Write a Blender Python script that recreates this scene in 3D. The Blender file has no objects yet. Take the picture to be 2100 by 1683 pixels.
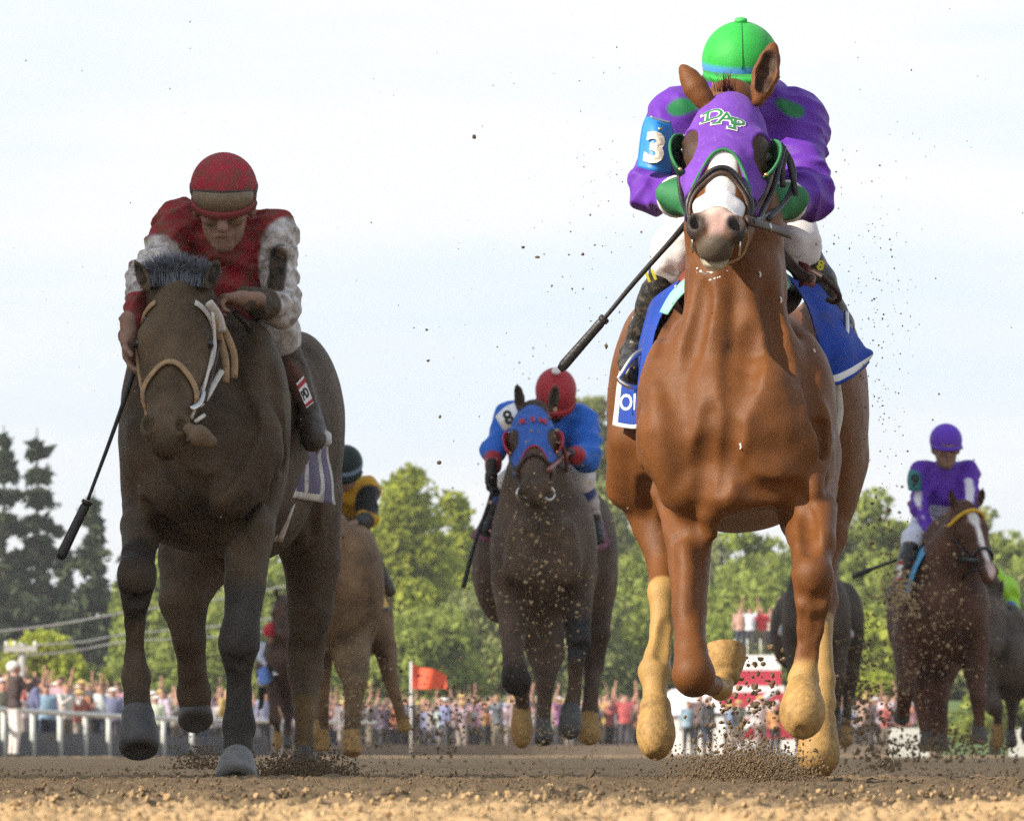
import bpy, bmesh, math, random
import numpy as np
from mathutils import Vector, Matrix, Euler, Quaternion
from mathutils.bvhtree import BVHTree
random.seed(7); RNG = np.random.default_rng(7)
SC = bpy.context.scene
C = SC.collection
# ------------------------------------------------------------------ camera, sky, sun, exposure
FPX, HZ, CAMH = 13900.0, 1540.0, 0.10          # long lens lying on the track; horizon row; lens height
cam = bpy.data.cameras.new('camera'); camo = bpy.data.objects.new('camera', cam); C.objects.link(camo)
camo.location = (0, 0, CAMH); camo.rotation_euler = (math.pi/2, 0, 0)
cam.sensor_width = 36; cam.lens = 36*FPX/2100
cam.shift_y = (HZ-841.5)/2100
cam.clip_start = 0.5; cam.clip_end = 6000
cam.dof.use_dof = True; cam.dof.focus_distance = 20.2; cam.dof.aperture_fstop = 17
SC.camera = camo
HAZE = .0003
SUN_AZ, SUN_EL = math.radians(27), math.radians(32)   # azimuth: degrees from straight left towards the camera
sun_dir = Vector((-math.cos(SUN_AZ)*math.cos(SUN_EL), -math.sin(SUN_AZ)*math.cos(SUN_EL), math.sin(SUN_EL)))
sl = bpy.data.lights.new('sun', 'SUN'); sl.energy = 5.0; sl.angle = math.radians(0.5); sl.color = (1, .9, .76)
so = bpy.data.objects.new('sun', sl); C.objects.link(so); so.rotation_euler = sun_dir.to_track_quat('Z', 'Y').to_euler()
W = bpy.data.worlds.new('World'); SC.world = W; W.use_nodes = True
nt = W.node_tree; nt.nodes.clear()
def N(t, ty, **kw):
    n = t.nodes.new(ty)
    for k, v in kw.items():
        if k in n.inputs: n.inputs[k].default_value = v
        else: setattr(n, k, v)
    return n
sky = N(nt, 'ShaderNodeTexSky', sky_type='NISHITA', sun_disc=False)
sky.sun_elevation = SUN_EL; sky.sun_rotation = math.atan2(sun_dir.x, sun_dir.y)
sky.air_density = 1.0; sky.dust_density = 2.0; sky.ozone_density = 1.2
tc = N(nt, 'ShaderNodeTexCoord')
mp = N(nt, 'ShaderNodeMapping'); mp.inputs['Scale'].default_value = (4, 4, 20)
nz = N(nt, 'ShaderNodeTexNoise'); nz.inputs['Scale'].default_value = 1.6; nz.inputs['Detail'].default_value = 7; nz.inputs['Roughness'].default_value = .55
nt.links.new(tc.outputs['Generated'], mp.inputs['Vector']); nt.links.new(mp.outputs['Vector'], nz.inputs['Vector'])
rp = N(nt, 'ShaderNodeValToRGB'); rp.color_ramp.elements[0].position = .38; rp.color_ramp.elements[1].position = .6
rp.color_ramp.elements[0].color = (4.95, 5.6, 6.2, 1); rp.color_ramp.elements[1].color = (5.95, 6.1, 6.25, 1)      # pale haze blue, soft white cloud
nt.links.new(nz.outputs['Fac'], rp.inputs['Fac'])
mx = N(nt, 'ShaderNodeMix', data_type='RGBA'); nt.links.new(rp.outputs['Color'], mx.inputs['B'])   # thin bright cloud veil
sz = N(nt, 'ShaderNodeSeparateXYZ'); nt.links.new(tc.outputs['Generated'], sz.inputs[0])      # the veil is thick towards the horizon, thin overhead
el_ = N(nt, 'ShaderNodeMapRange', interpolation_type='SMOOTHSTEP'); el_.inputs['From Min'].default_value = .0; el_.inputs['From Max'].default_value = .7; el_.inputs['To Min'].default_value = 1.0; el_.inputs['To Max'].default_value = .42
nt.links.new(sz.outputs['Z'], el_.inputs['Value']); nt.links.new(el_.outputs[0], mx.inputs['Factor']); nt.links.new(sky.outputs['Color'], mx.inputs['A'])
bg = N(nt, 'ShaderNodeBackground'); bg.inputs['Strength'].default_value = .11
nt.links.new(mx.outputs['Result'], bg.inputs['Color'])
nt.links.new(bg.outputs['Background'], N(nt, 'ShaderNodeOutputWorld').inputs['Surface'])
SC.view_settings.view_transform = 'Standard'; SC.view_settings.look = 'None'
SC.view_settings.gamma = 1; SC.view_settings.exposure = 0.68
SC.render.engine = 'CYCLES'; SC.cycles.use_denoising = False; SC.cycles.max_bounces = 6
SC.cycles.use_adaptive_sampling = True; SC.cycles.adaptive_threshold = .02

# ------------------------------------------------------------------ helpers
def P(px, py, d): return np.array(((px-1050)*d/FPX, d, CAMH+(HZ-py)*d/FPX))
def PV(px, py, d): return Vector(P(px, py, d))
def M(r, d): return r*d/FPX
def link(o, parent=None):
    C.objects.link(o)
    if parent is not None: o.parent = parent
    return o
def empty(name, loc, label=None, cat=None, group=None, kind=None):
    o = bpy.data.objects.new(name, None); o.empty_display_size = .1
    o.location = loc; C.objects.link(o); tag(o, label, cat, group, kind); return o
def tag(o, label=None, cat=None, group=None, kind=None):
    if label: o['label'] = label
    if cat: o['category'] = cat
    if group: o['group'] = group
    if kind: o['kind'] = kind
    return o
def mesh_np(name, v, f, smooth=True):
    v = np.asarray(v, np.float32); me = bpy.data.meshes.new(name)
    if isinstance(f, np.ndarray):
        n, k = f.shape
        me.vertices.add(len(v)); me.vertices.foreach_set('co', v.ravel())
        me.loops.add(n*k); me.loops.foreach_set('vertex_index', f.astype(np.int32).ravel())
        me.polygons.add(n); me.polygons.foreach_set('loop_start', np.arange(0, n*k, k, dtype=np.int32))
        me.polygons.foreach_set('loop_total', np.full(n, k, np.int32))
        me.update(calc_edges=True)
    else:
        me.from_pydata([tuple(map(float, a)) for a in v], [], f); me.update()
    me.polygons.foreach_set('use_smooth', np.full(len(me.polygons), smooth)); return me
def obj(name, me, mat=None, parent=None):
    """mesh given in world coordinates; parent is an Empty with plain translation (or nested)"""
    o = bpy.data.objects.new(name, me)
    if mat is not None:
        for m_ in (mat if isinstance(mat, (list, tuple)) else [mat]): me.materials.append(m_)
    C.objects.link(o)
    if parent is not None:
        o.parent = parent
        t = Vector((0, 0, 0)); q = parent
        while q is not None: t += q.location; q = q.parent
        o.location = -t
    return o
def setcol(me, col, name='Col'):
    col = np.asarray(col, np.float32)
    if col.shape[1] == 3: col = np.concatenate([col, np.ones((len(col), 1), np.float32)], 1)
    a = me.attributes.new(name, 'FLOAT_COLOR', 'POINT'); a.data.foreach_set('color', col.ravel())
def setfac(me, val, name):
    a = me.attributes.new(name, 'FLOAT', 'POINT'); a.data.foreach_set('value', np.asarray(val, np.float32))
def verts(me):
    a = np.empty(len(me.vertices)*3, np.float32); me.vertices.foreach_get('co', a); return a.reshape(-1, 3)
def sstep(a, b, x): t = np.clip((x-a)/(b-a), 0, 1); return t*t*(3-2*t)

# ---- signed-distance sculpting on a grid, turned into one continuous skin
class Sculpt:
    def __init__(s, lo, hi, h):
        s.lo = np.asarray(lo, float); s.h = h
        s.n = np.ceil((np.asarray(hi)-s.lo)/h).astype(int)+1
        s.F = np.full(s.n, .25, np.float32)
        s.ax = [(s.lo[i]+np.arange(s.n[i])*h).astype(np.float32) for i in range(3)]
    def sub(s, lo, hi):
        a = np.clip(np.floor((np.asarray(lo)-s.lo)/s.h).astype(int), 0, s.n); b = np.clip(np.ceil((np.asarray(hi)-s.lo)/s.h).astype(int)+1, 0, s.n)
        sl_ = tuple(slice(a[i], b[i]) for i in range(3))
        return sl_, s.ax[0][sl_[0]][:, None, None], s.ax[1][sl_[1]][None, :, None], s.ax[2][sl_[2]][None, None, :]
    def _mix(s, sl_, d, k, op):
        A = s.F[sl_]
        if d.size == 0: return
        if op == '+': 
            h = np.maximum(k-np.abs(A-d), 0)/k; s.F[sl_] = np.minimum(A, d)-h*h*k*.25
        elif op == '-':
            d = -d; h = np.maximum(k-np.abs(A-d), 0)/k; s.F[sl_] = np.maximum(A, d)+h*h*k*.25
    def cone(s, a, b, ra, rb, k=.03, op='+', sc=(1, 1, 1)):
        a = np.asarray(a, float); b = np.asarray(b, float); sc = np.asarray(sc, float); m = max(ra, rb)*sc.max()+k+2*s.h
        sl_, X, Y, Z = s.sub(np.minimum(a, b)-m, np.maximum(a, b)+m)
        ba = b-a; L = float(ba@ba)+1e-9
        x, y, z = X-a[0], Y-a[1], Z-a[2]
        t = np.clip((x*ba[0]+y*ba[1]+z*ba[2])/L, 0, 1)
        d = np.sqrt(((x-t*ba[0])/sc[0])**2+((y-t*ba[1])/sc[1])**2+((z-t*ba[2])/sc[2])**2)-(ra+(rb-ra)*t)
        s._mix(sl_, (d*sc.min()).astype(np.float32), k, op)
    def ell(s, c, r, k=.03, op='+', R=None):
        c = np.asarray(c, float); r = np.asarray(r, float)
        if R is None: ext = r
        else: R = np.asarray(R); ext = np.sqrt(((R*r)**2).sum(1))
        sl_, X, Y, Z = s.sub(c-ext-k-2*s.h, c+ext+k+2*s.h)
        x, y, z = X-c[0], Y-c[1], Z-c[2]
        if R is not None:
            x, y, z = (x*R[0, 0]+y*R[1, 0]+z*R[2, 0], x*R[0, 1]+y*R[1, 1]+z*R[2, 1], x*R[0, 2]+y*R[1, 2]+z*R[2, 2])
        k0 = np.sqrt((x/r[0])**2+(y/r[1])**2+(z/r[2])**2)+1e-6
        k1 = np.sqrt((x/r[0]**2)**2+(y/r[1]**2)**2+(z/r[2]**2)**2)+1e-6
        s._mix(sl_, (k0*(k0-1)/k1).astype(np.float32), k, op)
    def chain(s, pts, rs, k=.03, op='+', sc=(1, 1, 1)):
        for i in range(len(pts)-1): s.cone(pts[i], pts[i+1], rs[i], rs[i+1], k, op, sc)
    def ripple(s, amp, freq, seed=0, stretch=(1, 1, 1)):
        g = np.random.default_rng(seed); D = np.zeros(s.n, np.float32)
        X, Y, Z = s.ax[0][:, None, None], s.ax[1][None, :, None], s.ax[2][None, None, :]
        for i in range(5):
            w = g.normal(size=3); w /= np.linalg.norm(w); w = w*freq*(1+.45*i)/np.asarray(stretch); ph = g.random()*6.28
            D += np.sin(X*w[0]+Y*w[1]+Z*w[2]+ph+1.7*np.sin((Y*w[0]+Z*w[1]+X*w[2])*.6+ph*2))*(amp/(1+.5*i))
        s.F += D
    def plane(s, p, n):
        p = np.asarray(p, float); n = np.asarray(n, float)
        d = (s.ax[0][:, None, None]-p[0])*n[0]+(s.ax[1][None, :, None]-p[1])*n[1]+(s.ax[2][None, None, :]-p[2])*n[2]
        s.F = np.maximum(s.F, d.astype(np.float32))
    def crease(s, amp, freq, seed, dirs):
        g = np.random.default_rng(seed); D = np.zeros(s.n, np.float32); X, Y, Z = s.ax[0][:, None, None], s.ax[1][None, :, None], s.ax[2][None, None, :]
        for i, w in enumerate(dirs):
            w = np.asarray(w, float); w = w/np.linalg.norm(w)*freq*(1+.37*i); a, b = g.random(2)*6.28; q = g.normal(size=3)*freq*.33; q2 = g.normal(size=3)*freq*.21
            m_ = .5+.5*np.sin(X*q2[0]+Y*q2[1]+Z*q2[2]+b)
            D += (np.abs(np.sin(X*w[0]+Y*w[1]+Z*w[2]+a+1.1*np.sin(X*q[0]+Y*q[1]+Z*q[2]+b)))-.6)*m_*amp/(1+.25*i)
        s.F += D
    def mesh(s, name, smooth=1):
        F, h = s.F, s.h
        F[0] = F[-1] = .2; F[:, 0] = F[:, -1] = .2; F[:, :, 0] = F[:, :, -1] = .2
        S = F < 0; c = S.view(np.uint8)
        cnt = np.zeros(np.array(S.shape)-1, np.uint8); offs = [(i, j, k) for i in (0, 1) for j in (0, 1) for k in (0, 1)]
        for i, j, k in offs: cnt += c[i:c.shape[0]-1+i, j:c.shape[1]-1+j, k:c.shape[2]-1+k]
        act = (cnt > 0) & (cnt < 8); idx = np.argwhere(act)
        ids = np.full(act.shape, -1, np.int32); ids[act] = np.arange(len(idx), dtype=np.int32)
        p = np.zeros((len(idx), 3)); n = np.zeros(len(idx))
        for a in offs:
            for ax in range(3):
                if a[ax]: continue
                b = list(a); b[ax] = 1
                fa = F[idx[:, 0]+a[0], idx[:, 1]+a[1], idx[:, 2]+a[2]]; fb = F[idx[:, 0]+b[0], idx[:, 1]+b[1], idx[:, 2]+b[2]]
                m = (fa < 0) != (fb < 0); t = np.where(m, fa/np.where(m, fa-fb, 1), 0)
                q = np.array(a, float)[None].repeat(len(idx), 0); q[:, ax] += t
                p += q*m[:, None]; n += m
        v = (idx+p/n[:, None])*h+s.lo
        fs = []
        for ax in range(3):
            o1, o2 = [(1, 2), (2, 0), (0, 1)][ax]
            T = np.moveaxis(S, (ax, o1, o2), (0, 1, 2)); I = np.moveaxis(ids, (ax, o1, o2), (0, 1, 2))
            a, b = T[:-1, 1:-1, 1:-1], T[1:, 1:-1, 1:-1]
            for cond, flip in ((a & ~b, False), (~a & b, True)):
                e = np.argwhere(cond)
                if not len(e): continue
                i, j, k = e[:, 0], e[:, 1]+1, e[:, 2]+1
                q = np.stack([I[i, j-1, k-1], I[i, j, k-1], I[i, j, k], I[i, j-1, k]], 1)
                fs.append(q[:, ::-1] if flip else q)
        f = np.concatenate(fs)
        for _ in range(smooth):
            acc = np.zeros_like(v); w = np.zeros(len(v))
            for q in range(4):
                np.add.at(acc, f[:, q], v[f[:, (q+1) % 4]]); np.add.at(w, f[:, q], 1)
                np.add.at(acc, f[:, (q+1) % 4], v[f[:, q]]); np.add.at(w, f[:, (q+1) % 4], 1)
            v = v*.5+.5*acc/np.maximum(w, 1)[:, None]
        s.F = None
        return mesh_np(name, v, f)
def bound(pts, pad): 
    a = np.array(pts); return a.min(0)-pad, a.max(0)+pad

# ---- swept tubes and straps, lathes, lettering
def catmull(pts, n=6):
    p = [Vector(q) for q in pts]; out = []
    if len(p) < 3: return p
    for i in range(len(p)-1):
        a, b, c, d = p[max(i-1, 0)], p[i], p[i+1], p[min(i+2, len(p)-1)]
        for j in range(n):
            t = j/n
            out.append(.5*((2*b)+(c-a)*t+(2*a-5*b+4*c-d)*t*t+(3*b-a-3*c+d)*t**3))
    out.append(p[-1]); return out
def tube(pts, r, seg=8, flat=1.0, up=None, smooth=4, name='tube', taper=None):
    """tube along points; flat<1 squeezes it into a strap, its thin side along 'up'"""
    p = catmull(pts, smooth) if smooth else [Vector(q) for q in pts]
    n = len(p); vs, fs = [], []; prev = None
    for i in range(n):
        t = (p[min(i+1, n-1)]-p[max(i-1, 0)]); t = t.normalized() if t.length > 1e-9 else Vector((0, 0, 1))
        if up is not None: nrm = Vector(up[min(i*len(up)//n, len(up)-1)]) if isinstance(up, list) else Vector(up)
        else: nrm = prev if prev is not None else (Vector((0, 1, 0)) if abs(t.y) < .9 else Vector((1, 0, 0)))
        nrm = (nrm-t*nrm.dot(t)); nrm = nrm.normalized() if nrm.length > 1e-6 else t.orthogonal().normalized(); prev = nrm
        b = t.cross(nrm)
        rr = (r if taper is None else r*np.interp(i/(n-1), [q[0] for q in taper], [q[1] for q in taper]))
        for k in range(seg):
            a = 2*math.pi*k/seg; vs.append(p[i]+nrm*(math.cos(a)*rr*flat)+b*(math.sin(a)*rr))
    for i in range(n-1):
        for k in range(seg):
            fs.append((i*seg+k, i*seg+(k+1) % seg, (i+1)*seg+(k+1) % seg, (i+1)*seg+k))
    fs.append(tuple(range(seg))[::-1]); fs.append(tuple((n-1)*seg+k for k in range(seg)))
    return mesh_np(name, np.array([tuple(v) for v in vs]), fs)
def lathe(c, axis, prof, seg=24, name='lathe', squash=1.0, side=(1, 0, 0)):
    """prof: (distance along axis, radius)"""
    ax = Vector(axis).normalized(); sd = Vector(side); sd = (sd-ax*sd.dot(ax)).normalized(); b = ax.cross(sd); c = Vector(c)
    vs, fs = [], []
    for h, r in prof:
        for k in range(seg):
            a = 2*math.pi*k/seg; vs.append(tuple(c+ax*h+sd*(math.cos(a)*r)+b*(math.sin(a)*r*squash)))
    for i in range(len(prof)-1):
        for k in range(seg): fs.append((i*seg+k, i*seg+(k+1) % seg, (i+1)*seg+(k+1) % seg, (i+1)*seg+k))
    fs.append(tuple(range(seg))[::-1]); fs.append(tuple((len(prof)-1)*seg+k for k in range(seg)))
    return mesh_np(name, np.array(vs), fs)
def join_mesh(name, meshes):
    vs, fs, o = [], [], 0
    for me in meshes:
        vs.append(verts(me)); fs += [tuple(i+o for i in p.vertices) for p in me.polygons]; o += len(me.vertices)
    return mesh_np(name, np.concatenate(vs), fs)
def letters(s, size, thick=.002, offset=0, bold=True, sub=1):
    cu = bpy.data.curves.new('letters', 'FONT'); cu.body = s; cu.size = size; cu.extrude = thick; cu.offset = offset
    cu.align_x = 'CENTER'; cu.align_y = 'CENTER'; cu.resolution_u = 3
    o = bpy.data.objects.new('tmp', cu); C.objects.link(o)
    dg = bpy.context.evaluated_depsgraph_get(); me = bpy.data.meshes.new_from_object(o.evaluated_get(dg))
    bpy.data.objects.remove(o); bpy.data.curves.remove(cu)
    if sub:
        bm = bmesh.new(); bm.from_mesh(me); bmesh.ops.triangulate(bm, faces=bm.faces)
        bmesh.ops.subdivide_edges(bm, edges=[e for e in bm.edges if e.calc_length() > size*.1], cuts=sub, use_grid_fill=False)
        bmesh.ops.triangulate(bm, faces=bm.faces); bm.to_mesh(me); bm.free()
    return me
def place(me, origin, right, up, bvh=None, lift=.002, reach=.12, shear=0, sx=1):
    """lay flat lettering (x right, y up) at origin; with bvh press it on to that surface"""
    r = Vector(right).normalized(); u = Vector(up); u = (u-r*u.dot(r)).normalized(); nn = r.cross(u); o = Vector(origin)
    v = verts(me); out = []
    for x, y, z in v:
        q = o+r*float((x+shear*y)*sx)+u*float(y)
        if bvh is not None:
            h = bvh.ray_cast(q+nn*reach, -nn)
            if h[0] is not None: q = h[0]
        out.append(tuple(q+nn*(lift+float(z))))
    me.vertices.foreach_set('co', np.array(out, np.float32).ravel()); me.update(); return me
def bvh_of(me): return BVHTree.FromPolygons([tuple(v.co) for v in me.vertices], [tuple(p.vertices) for p in me.polygons])
def snap(bvh, pts, lift=.004):
    out = []
    for p in pts:
        h = bvh.find_nearest(Vector(p)); out.append(h[0]+h[1]*lift)
    return out

# ------------------------------------------------------------------ materials
def mat(name, col=(.5, .5, .5), rough=.6, var=.12, vscale=30, bump=0, bscale=200, attr=False, spec=.4, sheen=0, metal=0, mud=0, mudcol=(.13, .09, .055), mscale=60, coat=0, detail=4, emit=None, objcol=False, bdist=.004, trans=0, patch=0, pscale=4):
    m = bpy.data.materials.new(name); m.use_nodes = True; t = m.node_tree; b = t.nodes['Principled BSDF']
    L = t.links.new
    b.inputs['Roughness'].default_value = rough; b.inputs['Specular IOR Level'].default_value = spec; b.inputs['Metallic'].default_value = metal
    if sheen: b.inputs['Sheen Weight'].default_value = sheen; b.inputs['Sheen Roughness'].default_value = .4
    if coat: b.inputs['Coat Weight'].default_value = coat
    if trans: b.inputs['Transmission Weight'].default_value = trans
    co = N(t, 'ShaderNodeTexCoord').outputs['Object']
    if attr: src = N(t, 'ShaderNodeAttribute', attribute_name='Col').outputs['Color']
    elif objcol: src = N(t, 'ShaderNodeObjectInfo').outputs['Color']
    else:
        r_ = N(t, 'ShaderNodeRGB'); r_.outputs[0].default_value = (*col, 1); src = r_.outputs[0]
    if var:
        n = N(t, 'ShaderNodeTexNoise'); n.inputs['Scale'].default_value = vscale; n.inputs['Detail'].default_value = detail; L(co, n.inputs['Vector'])
        mr = N(t, 'ShaderNodeMapRange'); mr.inputs['From Min'].default_value = .25; mr.inputs['From Max'].default_value = .75
        mr.inputs['To Min'].default_value = 1-var; mr.inputs['To Max'].default_value = 1+var; L(n.outputs['Fac'], mr.inputs['Value'])
        v = N(t, 'ShaderNodeVectorMath', operation='SCALE'); L(src, v.inputs[0]); L(mr.outputs[0], v.inputs['Scale']); src = v.outputs[0]
    if patch:
        n = N(t, 'ShaderNodeTexNoise'); n.inputs['Scale'].default_value = pscale; n.inputs['Detail'].default_value = 5; n.inputs['Roughness'].default_value = .6; L(co, n.inputs['Vector'])
        mr = N(t, 'ShaderNodeMapRange'); mr.inputs['From Min'].default_value = .3; mr.inputs['From Max'].default_value = .7; mr.inputs['To Min'].default_value = 1-patch; mr.inputs['To Max'].default_value = 1+patch; L(n.outputs['Fac'], mr.inputs['Value'])
        v = N(t, 'ShaderNodeVectorMath', operation='SCALE'); L(src, v.inputs[0]); L(mr.outputs[0], v.inputs['Scale']); src = v.outputs[0]
    if mud:
        n = N(t, 'ShaderNodeTexNoise'); n.inputs['Scale'].default_value = mscale; n.inputs['Detail'].default_value = 8; n.inputs['Roughness'].default_value = .75; L(co, n.inputs['Vector'])
        mr = N(t, 'ShaderNodeMapRange'); mr.inputs['From Min'].default_value = .58-.3*mud; mr.inputs['From Max'].default_value = .84-.3*mud; L(n.outputs['Fac'], mr.inputs['Value'])
        x = N(t, 'ShaderNodeMix', data_type='RGBA'); L(mr.outputs[0], x.inputs['Factor']); L(src, x.inputs['A']); x.inputs['B'].default_value = (*mudcol, 1); src = x.outputs['Result']
    L(src, b.inputs['Base Color'])
    if bump:
        n = N(t, 'ShaderNodeTexNoise'); n.inputs['Scale'].default_value = bscale; n.inputs['Detail'].default_value = 4; L(co, n.inputs['Vector'])
        bp = N(t, 'ShaderNodeBump'); bp.inputs['Strength'].default_value = bump; bp.inputs['Distance'].default_value = bdist; L(n.outputs['Fac'], bp.inputs['Height']); L(bp.outputs[0], b.inputs['Normal'])
    if emit: b.inputs['Emission Color'].default_value = (*emit, 1); b.inputs['Emission Strength'].default_value = 1
    return m
MT = {}
def mk(name, *a, **k): MT[name] = mat(name, *a, **k); return MT[name]
mk('coat', attr=True, patch=.16, pscale=7, rough=.46, var=.34, vscale=330, detail=6, bump=.7, bscale=300, spec=.2, bdist=.0025)
mk('coat_mud', attr=True, rough=.6, var=.34, vscale=260, detail=6, bump=.8, bscale=260, spec=.13, patch=.55, pscale=5, mud=.24, mudcol=(.17, .112, .058), mscale=330, bdist=.003)
mk('hoof', (.33, .20, .07), rough=.6, var=.3, vscale=60, bump=.5, bscale=140, patch=.25, pscale=14, mud=.1, mudcol=(.17, .10, .045), spec=.2, mscale=40)
mk('hoof_dark', (.06, .06, .06), rough=.6, var=.3, vscale=25, bump=.4, bscale=90, mud=.25, mudcol=(.12, .09, .06))
mk('black_leather', (.012, .012, .013), rough=.38, var=.2, bump=.3, bscale=160)
mk('brown_leather', (.045, .022, .014), rough=.5, var=.2, bump=.3, bscale=160)
mk('metal', (.6, .6, .58), rough=.28, metal=1, var=.05)
mk('white_cloth', (.74, .72, .72), rough=.8, var=.05, bump=.3, bscale=260, sheen=.1)
mk('white_cloth_mud', (.62, .60, .58), rough=.85, var=.08, bump=.3, bscale=260, mud=.55, mudcol=(.22, .16, .10), mscale=22)
mk('eye', (.008, .005, .004), rough=.06, spec=.6, var=0)
mk('hair', (.05, .02, .01), rough=.55, var=.3, vscale=60)
mk('jacket', attr=True, rough=.5, var=.10, vscale=60, bump=.35, bscale=300, sheen=.06, spec=.2)
mk('jacket_mud', attr=True, rough=.7, var=.14, vscale=20, bump=.3, bscale=300, mud=.56, mudcol=(.12, .078, .048), mscale=24, spec=.15)
mk('skin', (.36, .19, .13), rough=.5, var=.1, vscale=40)
mk('skin_mud', (.27, .155, .11), rough=.6, var=.15, vscale=40, mud=.42, mudcol=(.13, .09, .058), mscale=45)
mk('attr_plain', attr=True, rough=.6, var=.06, vscale=40)
# ------------------------------------------------------------------ horses
def head_frame(hd):
    p, yw, rl = (math.radians(a) for a in (hd['pitch'], hd.get('yaw', 0), hd.get('roll', 0)))
    u = np.array((1., 0, 0)); v = np.array((0, -math.sin(p), -math.cos(p))); w = np.array((0, -math.cos(p), math.sin(p)))
    u, v = u*math.cos(rl)+v*math.sin(rl), v*math.cos(rl)-u*math.sin(rl)
    cy, sy = math.cos(yw), math.sin(yw); Rz = np.array(((cy, -sy, 0), (sy, cy, 0), (0, 0, 1)))
    R = np.stack([Rz@u, Rz@v, Rz@w], 1); O = P(*hd['poll']); s = hd['s']
    return (lambda a, b, c: O+s*(R@np.array((a, b, c)))), R, s
def sculpt_head(S, hd, grow=0., fine=True):
    H, R, s = head_frame(hd)
    def E(c, r, k=.03, op='+'): S.ell(H(*c), (np.array(r)+grow)*s, k*s, op, R)
    def K(a, b, ra, rb, k=.03): S.cone(H(*a), H(*b), (ra+grow)*s, (rb+grow)*s, k*s)
    E((0, .07, -.105), (.088, .13, .10), .05)
    E((0, .17, -.10), (.099, .14, .095), .05)
    for q in (-1, 1):
        E((q*.078, .185, -.075), (.036, .055, .05), .035)
        E((q*.042, .24, -.20), (.040, .15, .11), .05)
        K((q*.070, .27, -.10), (q*.038, .44, -.08), .027, .020, .03)
    K((0, .2, -.085), (0, .46, -.068), .070, .042, .05)
    K((0, .28, -.20), (0, .49, -.12), .066, .034, .05)
    E((0, .52, -.08), (.045, .07, .058), .035)
    for q in (-1, 1): E((q*.044, .527, -.048), (.032, .046, .034), .016)
    E((0, .572, -.085), (.044, .034, .044), .02)
    E((0, .558, -.122), (.035, .03, .032), .015)
    if fine and grow == 0:
        for q in (-1, 1):
            E((q*.049, .530, -.018), (.018, .030, .036), .008, '-')
            E((q*.116, .20, -.066), (.014, .022, .024), .010, '-')
            E((q*.044, .40, -.010), (.014, .08, .018), .03, '-')
        E((0, .592, -.108), (.045, .03, .006), .010, '-')
    return H, R, s
def sculpt_ears(S, hd):
    out = []
    for b, t, wd, cup in hd.get('ears', []):
        B, T = P(*b), P(*t); w = M(wd, b[2]); ax = T-B; c = np.array(cup, float)
        pts = [B, B+ax*.2, B+ax*.45, B+ax*.7, B+ax*.9, T]; rs = [w*.55, w*.85, w, w*.78, w*.4, w*.1]
        S.chain(pts, rs, .012)
        if c[1] > .5: continue
        off = c*w*.75
        S.chain([p+off for p in pts[1:5]], [w*.5, w*.72, w*.55, w*.2], .01, '-')
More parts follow.
